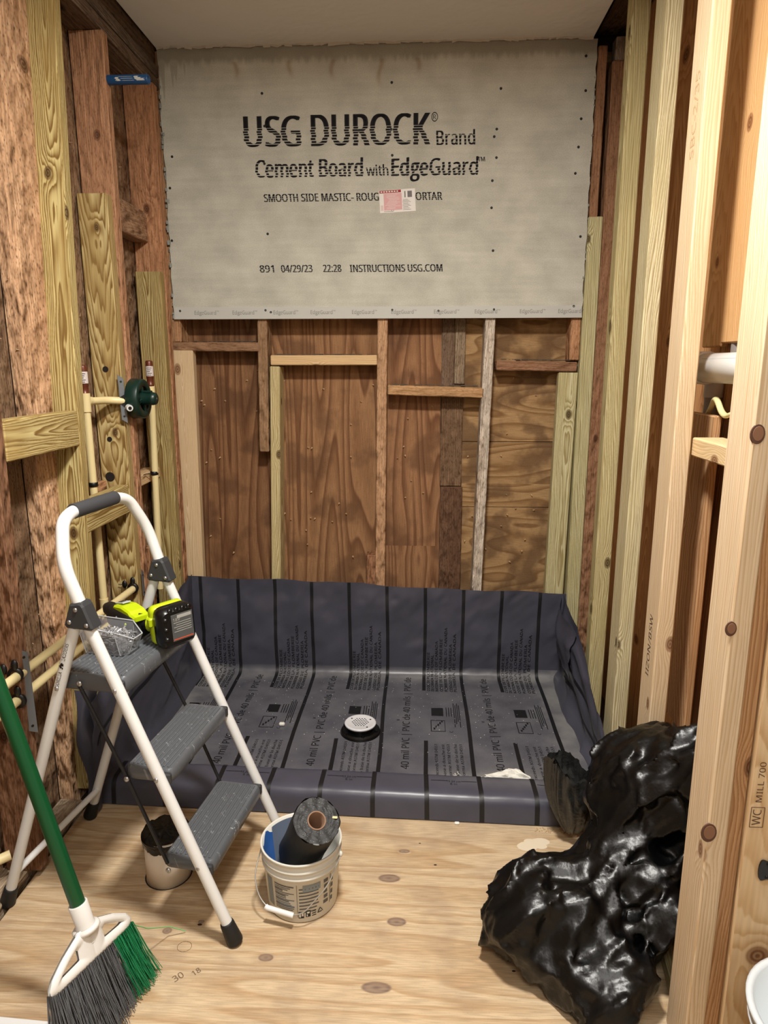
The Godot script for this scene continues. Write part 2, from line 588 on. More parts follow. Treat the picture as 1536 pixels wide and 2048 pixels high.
func plain_box(called: String, lo: Vector3, hi: Vector3, m: Material, parent: Node, bev := 0.002) -> MeshInstance3D:
	var o := add(called, Mb.new().box(Vector3.ZERO, (hi - lo).abs(), bev), m, parent)
	o.position = (lo + hi) / 2.0
	return o

# a sheet of plywood: box with its face texture laid by metres
func sheet_box(called: String, lo: Vector3, hi: Vector3, m: Material, parent: Node, uv: Callable, tint := Color.WHITE) -> MeshInstance3D:
	var mb := Mb.new()
	mb.tint = tint
	var c := (lo + hi) / 2.0
	mb.uvf = func(p: Vector3, n: Vector3): return uv.call(p + c, n)
	mb.box(Vector3.ZERO, hi - lo, 0.0015)
	var o := add(called, mb, m, parent)
	o.position = c
	return o

func room():
	# floor: plywood laid on joists
	var fl := struct("floor")
	var fuv := func(p: Vector3, _n: Vector3): return Vector2((p.x + 0.82) / 1.6, (p.z - 0.85 + p.y * 0.3) / 1.0)
	sheet_box("plywood_sheet", Vector3(-0.80, -0.02, -0.01), Vector3(0.80, 0, 1.83), mats["ply_floor"], fl, fuv)
	sheet_box("plywood_sheet", Vector3(-0.80, -0.02, 1.833), Vector3(0.80, 0, 3.6), mats["ply_floor"], fl, fuv)
	sheet_box("plywood_sheet", Vector3(0.803, -0.02, 1.1), Vector3(1.7, 0, 3.6), mats["ply_floor"], fl, fuv)
	plain_box("subfloor", Vector3(-1.0, -0.12, -0.2), Vector3(1.8, -0.021, 3.7), mat("subfloor_brown", Color(0.20, 0.15, 0.11), 0.9), fl)
	# ceiling: plasterboard, and the dark joist space over it
	var cl := struct("ceiling")
	var white := mat("plaster", Color(0.86, 0.855, 0.84), 0.9)
	white.normal_enabled = true
	white.normal_texture = noise_tex(311, 0.05, 256, true, 2.0)
	white.uv1_triplanar = true
	white.normal_scale = 0.25
	plain_box("plasterboard", Vector3(-0.765, 2.352, -0.09), Vector3(0.747, 2.366, 3.6), white, cl, 0.002)
	plain_box("plasterboard", Vector3(0.80, 2.352, 1.6), Vector3(1.7, 2.366, 3.6), white, cl, 0.002)
	plain_box("joist_deck", Vector3(-1.0, 2.62, -0.2), Vector3(1.8, 2.70, 3.7), mat("joist_brown", Color(0.22, 0.16, 0.12), 0.9), cl)
	# ragged paper along the joint with the cement board
	rng.seed = 5
	var rag := Mb.new()
	var prev := Vector3(-0.76, 2.352, 0.012)
	for i in 60:
		var x := -0.76 + 1.505 * (i + 1) / 60.0
		var nx := Vector3(x, 2.352, 0.006 + rng.randf() * 0.012)
		rag.quad(prev + Vector3(0, -0.001 - 0.008 * rng.randf(), -0.004), nx + Vector3(0, -0.001 - 0.008 * rng.randf(), -0.004), nx, prev)
		prev = nx
	rag.box(Vector3(-0.25, 2.349, 0.016), Vector3(0.11, 0.0016, 0.005), 0.0005, Transform3D(Basis(Vector3.BACK, -0.03)))
	add("torn_paper", rag, mat("paper", Color(0.72, 0.69, 0.64), 0.9), cl)
	# behind the viewer the room is plain white
	var wf := struct("wall_front")
	var wm := mat("room_white", Color(0.72, 0.71, 0.69), 0.9)
	plain_box("plasterboard", Vector3(-1.0, -0.12, 3.6), Vector3(1.8, 2.7, 3.7), wm, wf)
	var wl := struct("wall_side")
	plain_box("plasterboard", Vector3(1.7, -0.12, 1.5), Vector3(1.8, 2.7, 3.7), wm, wl)
	plain_box("plasterboard", Vector3(0.90, -0.12, 1.45), Vector3(1.8, 2.7, 1.54), wm, wl)
	# back wall sheathing
	var wb := struct("wall_back")
	plain_box("sheathing_backer", Vector3(-1.0, -0.12, -0.2), Vector3(1.1, 2.7, -0.125), mat("dark_wood", Color(0.16, 0.11, 0.08), 0.9), wb)
	var buv := func(p: Vector3, _n: Vector3): return Vector2(p.x / 0.9 + 0.41, -p.y / 1.45 + 0.02)
	var buv2 := func(p: Vector3, _n: Vector3): return Vector2(p.x / 0.9 + 0.05, -p.y / 1.45 + 0.37)
	var buv3 := func(p: Vector3, _n: Vector3): return Vector2(p.x / 0.9 + 0.72, -p.y / 1.45 + 0.2)
	sheet_box("plywood_panel", Vector3(-0.87, 0, -0.124), Vector3(-0.425, 2.35, -0.103), mats["ply_brown"], wb, buv3, Color(0.80, 0.74, 0.70))
	sheet_box("plywood_panel", Vector3(-0.424, 0, -0.124), Vector3(0.02, 2.35, -0.103), mats["ply_brown"], wb, buv, Color(1.0, 0.97, 0.93))
	sheet_box("plywood_panel", Vector3(0.021, 0, -0.124), Vector3(0.30, 2.35, -0.103), mats["ply_brown"], wb, buv2, Color(1.0, 0.95, 0.93))
	var tuv := func(p: Vector3, _n: Vector3): return Vector2(p.x / 0.8, -p.y / 0.8)
	for y in [[0.0, 0.702], [0.704, 0.968], [0.970, 1.46], [1.462, 2.35]]:
		sheet_box("plywood_strip", Vector3(0.301, y[0], -0.124), Vector3(0.87, y[1], -0.103 + 0.002 * (int(y[0] * 10) % 2)), mats["ply_tan"], wb, tuv)
	# grey battens over the joint
	board("batten", Vector3(0.253, 1.0, -0.103), Vector3(0.303, 2.0, -0.09), "rough", "", "", "", Vector3.ZERO, Color(0.6, 0.62, 0.66), 1, 0.3, wb)
	board("batten", Vector3(0.304, 1.195, -0.103), Vector3(0.345, 2.0, -0.088), "grey", "", "", "", Vector3.ZERO, Color(0.78, 0.66, 0.52), 3, 0.9, wb)
	board("batten", Vector3(0.254, 0.79, -0.103), Vector3(0.341, 1.18, -0.089), "rough", "", "", "", Vector3.ZERO, Color(0.60, 0.56, 0.52), 7, 0.2, wb)
	board("batten", Vector3(0.256, 0.0, -0.103), Vector3(0.346, 0.788, -0.088), "rough", "", "", "", Vector3.ZERO, Color(0.46, 0.38, 0.36), 6, 0.5, wb)
	# left wall: rough planks behind the studs
	var wlft := struct("wall_left")
	plain_box("plank_backer", Vector3(-1.0, -0.12, -0.2), Vector3(-0.89, 2.7, 3.7), mats["dark_wood"], wlft)
	var zs := [-0.12, 0.17, 0.335, 0.53, 0.66, 0.885, 1.10, 1.25, 1.45, 1.65, 1.85, 2.05, 2.3, 2.6, 2.9, 3.2, 3.6]
	for i in zs.size() - 1:
		var t := 0.85 + 0.25 * fposmod(i * 0.618, 1.0)
		var fw: float = -0.852 if i == 4 else -0.882 if zs[i] > 0.8 else -0.869
		var k := 1.85 if i == 4 else 0.75 if i == 5 else 0.85 if zs[i] > 0.5 else 0.9
		board("plank", Vector3(-0.889, -0.02, zs[i] + 0.0045), Vector3(fw + (0.006 if i == 4 else 0.0), 2.35, zs[i + 1] - 0.0045), "rough", "", "", "", Vector3.ZERO, Color(t * k, t * k * 0.95, t * k * 0.89), -1, -1.0, wlft)
	board("sole_plate", Vector3(-0.881, -0.035, 0.89), Vector3(-0.812, 0.018, 3.0), "grey", "", "", "", Vector3.ZERO, Color(1.1, 0.98, 0.82), 2, 0.1, wlft)
	board("top_plate", Vector3(-0.868, 2.262, -0.1), Vector3(-0.766, 2.30, 3.6), "grey", "", "", "", Vector3.ZERO, Color(0.42, 0.36, 0.32), 0, 0.2, wlft)
	board("top_plate", Vector3(-0.868, 2.222, -0.1), Vector3(-0.768, 2.260, 3.6), "grey", "", "", "", Vector3.ZERO, Color(0.45, 0.36, 0.30), 4, 0.7, wlft)
	board("rim_board", Vector3(-0.868, 2.302, -0.1), Vector3(-0.773, 2.61, 3.6), "rough", "", "", "", Vector3.ZERO, Color(0.35, 0.34, 0.34), 3, 0.7, wlft)
	# right wall: boards of the wet wall seen between the studs
	var wr := struct("wall_right")
	plain_box("board_backer", Vector3(0.93, -0.12, -0.2), Vector3(1.1, 2.7, 1.54), mats["dark_wood"], wr)
	var zr := [-0.1, 0.16, 0.36, 0.56, 0.72, 0.87, 1.03, 1.20, 1.38, 1.54]
	for i in zr.size() - 1:
		board("plank", Vector3(0.905, -0.02, zr[i] + 0.001), Vector3(0.925, 2.6, zr[i + 1] - 0.001), "warm", "", "", "", Vector3.ZERO, Color(1.1, 0.98, 0.88) if i < 5 else Color(1.25, 1.18, 1.08), 7 if i % 2 else -1, -1.0, wr)
	board("plank", Vector3(0.865, 1.309, 0.855), Vector3(0.884, 2.6, 0.964), "pale", "", "", "", Vector3.ZERO, Color(0.98, 0.80, 0.60), 2, 0.35, wr)
	board("plank", Vector3(0.862, 1.316, 0.967), Vector3(0.884, 2.6, 1.08), "pale", "", "", "", Vector3.ZERO, Color(0.92, 0.74, 0.55), 6, 0.1, wr, 6)
	board("plank", Vector3(0.862, 1.300, 1.083), Vector3(0.884, 2.6, 1.20), "pale", "", "", "", Vector3.ZERO, Color(0.90, 0.72, 0.53), 7, 0.6, wr, 7)
	board("plank", Vector3(0.845, 0.345, 0.79), Vector3(0.862, 1.153, 1.02), "warm", "", "", "", Vector3.ZERO, Color(0.95, 0.92, 0.88), 6, 0.2, wr)
	board("top_plate", Vector3(0.78, 2.40, -0.1), Vector3(0.90, 2.61, 1.5), "rough", "", "", "", Vector3.ZERO, Color(0.35, 0.33, 0.32), 1, 0.2, wr)
	# sole plate of the right-hand wall, a little out of square
	var sp := board("sole_plate", Vector3(0.695, 0.0, 0.95), Vector3(0.784, 0.038, 1.50), "treated_pale", "flat treated plate on the floor under the right studs, behind the big black bag", "plate", "", Vector3(0, -0.133, 0), Color(0.95, 0.95, 0.9), 1, 0.1)
	sp.position = Vector3(0.765, 0.0195, 1.225)

func framing_back():
	var B := "old framing on the back wall"
	board("wall_stud", Vector3(-0.79, 1.355, -0.102), Vector3(-0.742, 2.35, -0.013), "red", "old orange stud at the left edge of the cement board", "stud", "", Vector3.ZERO, Color(1.25, 1.15, 1.0), 2, 0.1)
	board("wall_stud", Vector3(-0.793, 0.0, -0.051), Vector3(-0.708, 1.326, -0.013), "pale", "new pale wide stud under the left end of the cement board", "stud", "", Vector3(0, 0, -0.012), Color(1.02, 1.02, 1.02), 5, 0.9)
	board("blocking", Vector3(-0.788, 1.321, -0.09), Vector3(-0.442, 1.354, -0.013), "red", "leftmost crosspiece on the back wall, brown with flaked white edge", "blocking", "", Vector3(0, 0, -0.008), Color(0.85, 0.8, 0.75))
	board("wall_stud", Vector3(-0.442, 0.935, -0.1), Vector3(-0.405, 2.30, -0.013), "red", "short brown stud on the back wall, cut off above the floor", "stud", "", Vector3(0, 0, -0.022), Color(0.9, 0.92, 0.85), 3, 0.3)
	board("blocking", Vector3(-0.401, 1.268, -0.1), Vector3(0.007, 1.305, -0.012), "pale", "pale crosspiece with ragged edges on the back wall, left of centre", "blocking", "", Vector3.ZERO, Color(1.0, 0.93, 0.82))
	board("wall_stud", Vector3(-0.422, 0.0, -0.1), Vector3(-0.384, 1.264, -0.013), "treated_pale", "yellowish treated stud beside the cut-off brown stud", "stud", "", Vector3(0, 0, -0.028), Color(1.0, 0.95, 0.82), 4, 0.2)
	board("wall_stud", Vector3(0.006, 0.0, -0.1), Vector3(0.044, 2.30, -0.013), "red", "reddish stud in the middle of the back wall", "stud", "", Vector3(0, 0, -0.011), Color(1.5, 1.42, 1.32), 1, 0.5, null, 6)
	board("blocking", Vector3(0.047, 1.151, -0.1), Vector3(0.414, 1.188, -0.013), "red", "lowest crosspiece on the back wall, with black dirt on top", "blocking", "", Vector3(0, 0, -0.03), Color(1.75, 1.42, 1.15))
	board("wall_stud", Vector3(0.405, 0.0, -0.1), Vector3(0.443, 2.30, -0.013), "grey", "weathered whitish leaning stud right of the middle of the back wall", "stud", "", Vector3(0, 0, -0.021), Color(1.75, 1.72, 1.70), 5, 0.4, null, 7)
	board("blocking", Vector3(0.457, 1.246, -0.1), Vector3(0.758, 1.281, -0.013), "red", "rightmost crosspiece on the back wall, dark brown and stained", "blocking", "", Vector3(0, 0, -0.018), Color(0.80, 0.70, 0.66))
	board("wall_stud", Vector3(0.728, 1.285, -0.1), Vector3(0.764, 2.30, -0.015), "red", "short orange stud under the right corner of the cement board", "stud", "", Vector3.ZERO, Color(1.35, 1.2, 1.05), 0, 0.2)
	board("wall_stud", Vector3(0.684, 0.0, -0.052), Vector3(0.756, 1.24, -0.012), "treated_pale", "shorter of the two green treated posts in the right back corner", "post", "", Vector3(0, 0, -0.012), Color(0.95, 0.98, 0.9), 0, 0.3)
	board("wall_stud", Vector3(0.765, 0.0, -0.085), Vector3(0.816, 1.785, 0.002), "treated_pale", "green treated post along the right edge of the cement board", "post", "", Vector3(0, 0, 0.0), Color(0.93, 0.98, 0.90), 3, 0.55)
	board("scrap_block", Vector3(-0.04, 0.0, -0.1), Vector3(0.0, 0.515, -0.03), "red", "short brown block standing against the middle back stud", "block", "", Vector3.ZERO, Color(0.85, 0.7, 0.62))
	# flaked paint, dirt and splinters on top of the crosspieces
	var dirt := Mb.new()
	rng.seed = 9
	for row in [[-0.77, -0.45, 1.356, 0], [-0.38, 0.0, 1.306, 0], [0.06, 0.40, 1.186, 1], [0.47, 0.74, 1.282, 1]]:
		for i in 46:
			var x := rng.randf_range(row[0], row[1])
			var s := rng.randf_range(0.003, 0.012)
			dirt.box(Vector3(x, row[2] + 0.0025 + (0.006 if row[3] == 1 else 0.0) * (row[1] - x) / 0.3, rng.randf_range(-0.09, -0.015)), Vector3(s * 1.6, s * 0.35, s), 0.001, Transform3D())
	var o := add("wood_debris", dirt, mat("debris", Color(0.34, 0.30, 0.26), 0.9))
	tag(o, "flakes of dirt and paint lying on the crosspieces of the back wall", "debris", "", "stuff")
	# points of nails and roofing tacks through the sheathing
	var tips := Mb.new()
	for i in 70:
		var p := Vector3(rng.randf_range(-0.72, 0.66), rng.randf_range(0.45, 1.25), -0.102)
		tips.cyl(p, p + Vector3(rng.randf_range(-0.004, 0.004), rng.randf_range(-0.004, 0.004), 0.009), 0.0042, 6, 0.001)
	add("nail_points", tips, mat("nail", Color(0.72, 0.58, 0.42), 0.6), get_node("wall_back")).set_meta("kind", "stuff")

func framing_left():
	board("wall_stud", Vector3(-0.866, 0.018, 1.122), Vector3(-0.776, 2.222, 1.162), "red", "dark brown old stud at the left edge, with a steel plate nailed on", "stud", "", Vector3(-0.02, 0, 0), Color(0.55, 0.46, 0.42), 1, 0.2)
	board("wall_stud", Vector3(-0.864, 0.02, 0.737), Vector3(-0.775, 2.222, 0.775), "treated", "tall leaning treated stud with dark streaks, nearest on the left wall", "stud", "", Vector3(-0.070, 0, 0), Color(1.02, 1.0, 0.86), 0, 0.05, null, 6)
	board("wall_stud", Vector3(-0.864, 0.02, 0.412), Vector3(-0.762, 2.222, 0.448), "red", "old reddish stud carrying the blue pipe stub on the left wall", "stud", "", Vector3.ZERO, Color(1.15, 1.02, 0.95), 4, 0.4)
	var s3 := board("wall_stud", Vector3(-0.863, 0.02, 0.4495), Vector3(-0.770, 1.771, 0.488), "treated", "treated stud with drilled holes and arched grain, behind the shower valve", "stud", "", Vector3.ZERO, Color(1.0, 0.93, 0.82), 2, 0.75, null, 7)
	board("wall_stud", Vector3(-0.866, 0.02, 0.03), Vector3(-0.759, 2.222, 0.0695), "red", "old orange stud in the left back corner, with a pale scar", "stud", "", Vector3.ZERO, Color(1.25, 1.05, 0.92), 0, 0.3)
	board("wall_stud", Vector3(-0.855, 0.02, 0.071), Vector3(-0.762, 1.597, 0.109), "treated", "treated stud in the left back corner, behind the right-hand pipe", "stud", "", Vector3.ZERO, Color(0.90, 0.86, 0.74), 5, 0.1, null, 6)
	board("blocking", Vector3(-0.814, 1.050, 0.776), Vector3(-0.776, 1.146, 1.12), "treated", "upper treated crosspiece at the left edge, with an oval knot", "blocking", "", Vector3.ZERO, Color(1.0, 0.97, 0.84), 3, 0.55)
	board("blocking", Vector3(-0.812, 0.798, 0.489), Vector3(-0.774, 0.889, 0.782), "treated", "lower treated crosspiece just behind the white stool handle", "blocking", "", Vector3.ZERO, Color(1.0, 0.95, 0.80), 1, 0.3)
	board("scrap_block", Vector3(-0.866, 0.86, 0.50), Vector3(-0.840, 0.905, 0.615), "red", "small reddish block behind the left pipe, its strap fixed to it", "block", "", Vector3.ZERO, Color(1.3, 1.15, 1.0))
	board("blocking", Vector3(-0.864, 0.852, 0.112), Vector3(-0.806, 0.890, 0.408), "pale", "dusty pale block in the left corner holding the right-hand pipe", "blocking", "", Vector3(0, 0.05, 0), Color(1.05, 0.98, 0.92), 2, 0.3)
	board("blocking", Vector3(-0.864, 1.70, 0.072), Vector3(-0.812, 1.802, 0.41), "rough", "brown crosspiece high in the left corner above the valve", "blocking", "", Vector3.ZERO, Color(1.1, 1.0, 0.95), 2, 0.3)
	board("scrap_block", Vector3(-0.838, 0.40, 0.332), Vector3(-0.772, 0.645, 0.37), "red", "upright short reddish board behind the far joint of the step stool", "block", "", Vector3.ZERO, Color(1.0, 0.85, 0.72), 3, 0.2)
	# splinters and old tacks
	rng.seed = 21
	var mb := Mb.new()
	for i in 60:
		var p := Vector3(-0.866, rng.randf_range(0.5, 2.1), rng.randf_range(0.1, 1.1))
		mb.cyl(p, p + Vector3(rng.randf_range(0.004, 0.01), rng.randf_range(-0.012, 0.012), rng.randf_range(-0.004, 0.004)), 0.0018, 5, 0.0005)
	add("splinters", mb, mat("splinter", Color(0.70, 0.58, 0.44), 0.8), get_node("wall_left")).set_meta("kind", "stuff")
	# holes drilled in the treated stud
	for h in [[-0.818, 1.256, 0.009], [-0.824, 1.036, 0.008], [-0.833, 0.914, 0.015]]:
		var o := add("drilled_hole", Mb.new().lathe([Vector2(0, 0.0006), Vector2(h[2] * 0.8, 0.0006), Vector2(h[2], 0.0012), Vector2(h[2] * 1.05, 0)], 18, Transform3D(Basis(Vector3.RIGHT, PI / 2), Vector3.ZERO)), mat("hole_dark", Color(0.10, 0.06, 0.04), 0.9), s3)
		o.position = Vector3(h[0], h[1], 0.4881) - s3.position
	# steel strap plates
	strap("steel_plate", Vector3(-0.7735, 0.495, 1.152), 0.222, 0.021, "long steel nail plate on the dark stud at the left edge", Vector3(0.0, -0.75, 0.03))
	strap("steel_plate", Vector3(-0.7605, 0.545, 0.468), 0.105, 0.015, "steel nail plate behind the drill, on the stud by the black pipe clip", Vector3.ZERO)

func strap(called: String, at: Vector3, h: float, w: float, label: String, rot: Vector3):
	var t := thing(called, label, "plate", at)
	t.rotation = rot
	var m: Material = mats["galv"]
	var pts := PackedVector2Array([Vector2(-w / 2, -h / 2 + 0.012), Vector2(w / 2, -h / 2), Vector2(w / 2, h / 2 - 0.012), Vector2(-w / 2, h / 2)])
	add("plate", Mb.new().extrude(pts, 0.002, Transform3D(Basis(Vector3.UP, PI / 2), Vector3.ZERO), 0.0004), m, t)
	for s in [-1, 1]:
		add("nail_hole", Mb.new().cyl(Vector3(0.0018, s * (h / 2 - 0.022), 0), Vector3(0.0024, s * (h / 2 - 0.022), 0), 0.0035, 10), mats["black"], t)

func framing_right():
	board("wall_stud", Vector3(0.767, 1.60, -0.09), Vector3(0.797, 2.33, 0.0), "red", "old reddish stud beside the upper right edge of the cement board", "stud", "", Vector3.ZERO, Color(0.95, 0.85, 0.78), 1, 0.3)
	board("wall_stud", Vector3(0.818, 0.0, -0.09), Vector3(0.90, 2.285, -0.006), "red", "old reddish stud in the dark gap of the right back corner", "stud", "", Vector3.ZERO, Color(0.9, 0.80, 0.74), 3, 0.1)
	board("scrap_block", Vector3(0.826, 2.286, -0.06), Vector3(0.88, 2.36, -0.008), "grey", "small pale block at the top of the right back corner", "block", "", Vector3.ZERO, Color(0.9, 0.9, 0.9))
	board("wall_stud", Vector3(0.775, 0.0, 0.300), Vector3(0.828, 2.60, 0.356), "treated_pale", "narrow treated stud on the right, farther of the two green ones", "stud", "", Vector3.ZERO, Color(0.92, 0.90, 0.78), 1, 0.6, null, 6)
	board("wall_stud", Vector3(0.775, 0.0, 0.578), Vector3(0.819, 2.60, 0.667), "treated_pale", "bright treated stud on the right, nearer of the two green ones", "stud", "", Vector3.ZERO, Color(1.06, 1.08, 1.10), 7, 0.3, null, 7)
	var r5 := board("wall_stud", Vector3(0.745, 0.0, 0.968), Vector3(0.785, 2.60, 1.053), "pale", "new pale stud on the right, standing just left of the white drain pipe", "stud", "", Vector3.ZERO, Color(0.98, 1.0, 1.06), 7, 0.6, null, 6)
	board("blocking", Vector3(0.79, 1.064, 1.04), Vector3(0.86, 1.106, 1.25), "pale", "short pale crosspiece under the yellow cable on the right", "blocking", "", Vector3.ZERO, Color(1.04, 1.02, 0.94), 6, 0.2)
	var r7 := board("wall_stud", Vector3(0.665, 0.0, 1.498), Vector3(0.699, 2.60, 1.582), "pale", "large pale stud nearest the viewer on the right, with round knots", "stud", "", Vector3.ZERO, Color(0.94, 0.96, 1.04), 7, 0.15, null, 7)
	board("wall_stud", Vector3(0.700, 0.0, 1.46), Vector3(0.728, 2.60, 1.573), "warm", "orange stud squeezed between two pale boards at the right edge", "stud", "", Vector3.ZERO, Color(0.92, 0.86, 0.80), 1, 0.4, null, 6)
	board("door_jamb", Vector3(0.729, 0.0, 1.545), Vector3(0.90, 2.60, 1.578), "pale", "wide pale jamb board with a mill stamp at the right edge", "jamb", "", Vector3.ZERO, Color(0.98, 0.94, 0.90), 2, 0.6)
	# knots
	for k in [[0.6995, 0.486, 1.5825, 0.016], [0.690, 0.856, 1.5825, 0.011], [0.691, 1.166, 1.5825, 0.0135]]:
		var o := add("wood_knot", Mb.new().lathe([Vector2(0, 0.0004), Vector2(k[3], 0.0003), Vector2(k[3] * 1.06, -0.001)], 20, Transform3D(Basis(Vector3.RIGHT, PI / 2) * Basis.from_scale(Vector3(0.8, 1, 1.1)), Vector3.ZERO), -1), mat("knot", Color(0.34, 0.22, 0.15), 0.75), r7)
		add("knot_heart", Mb.new().lathe([Vector2(0, 0.0007), Vector2(k[3] * 0.72, 0.0006), Vector2(k[3] * 0.76, 0.0002)], 18, Transform3D(Basis(Vector3.RIGHT, PI / 2) * Basis.from_scale(Vector3(0.8, 1, 1.1)), Vector3(0.0006, 0.0008, 0)), -1), mat("knot_heart", Color(0.50, 0.35, 0.25), 0.75), o)
		o.position = Vector3(k[0] - (0.032 if k[1] < 0.6 else 0.024 if k[1] < 1.0 else 0.018), k[1], k[2] - 0.0005) - r7.position
	# stamps
	var ink := Mb.new()
	put_text(ink, "MILL 700", 0.010, 0.075, func(p: Vector2): return Vector3(0.750 - p.y, 0.545 + p.x, 1.5786))
	for fr in [[0.735, 0.497, 0.022, 0.0012], [0.735, 0.535, 0.022, 0.0012]]:
		ink.box(Vector3(fr[0] + fr[2] / 2, fr[1], 1.5784), Vector3(fr[2], fr[3], 0.0004), 0.0001)
	for fx in [0.735, 0.757]:
		ink.box(Vector3(fx, 0.516, 1.5784), Vector3(0.0012, 0.038, 0.0004), 0.0001)
	put_text(ink, "WC", 0.014, 0.030, func(p: Vector2): return Vector3(0.752 - p.y, 0.501 + p.x, 1.5786))
	var st := add("mill_stamp", ink, mat("stamp_ink", Color(0.36, 0.25, 0.17), 0.8), get_node("door_jamb"))
	st.position = -get_node("door_jamb").position
	var ink2 := Mb.new()
	put_text(ink2, "IIZON/BSW", 0.020, 0.16, func(p: Vector2): return Vector3(0.7446, 0.505 + p.x, 1.020 - p.y))
	var st2 := add("mill_stamp", ink2, mat("stamp_dark", Color(0.30, 0.24, 0.20), 0.8), r5)
	st2.position = -r5.position
	var ink3 := Mb.new()
	put_text(ink3, "SBC-2/35", 0.022, 0.17, func(p: Vector2): return Vector3(0.7446, 1.70 + p.x, 1.020 - p.y))
	var st3 := add("mill_stamp", ink3, mat("stamp_faint", Color(0.74, 0.62, 0.46), 0.8), r5)
	st3.position = -r5.position
	# black hinge leaf
	var h := thing("door_hinge", "black hinge screwed to the pale jamb at the right edge", "hinge", Vector3(0.778, 0.415, 1.5788))
	var hp := PackedVector2Array()
	for i in 28:
		var a := TAU * i / 28.0
		hp.append(Vector2(0.0135 * cos(a) + 0.006 * cos(a), 0.022 * sin(a) + 0.006 * sin(3 * a)))
	add("leaf", Mb.new().extrude(hp, 0.003, Transform3D(), 0.0008), mats["black"], h)
	for s in [-1, 1]:
		add("screw_head", Mb.new().ball(Vector3(-0.004, s * 0.013, 0.003), Vector3(0.004, 0.004, 0.002), 10), mat("hinge_screw", Color(0.12, 0.12, 0.12), 0.35, 0.6), h)
	add("pin", Mb.new().cyl(Vector3(0.012, -0.026, 0.004), Vector3(0.012, 0.05, 0.004), 0.005, 12), mats["black"], h)

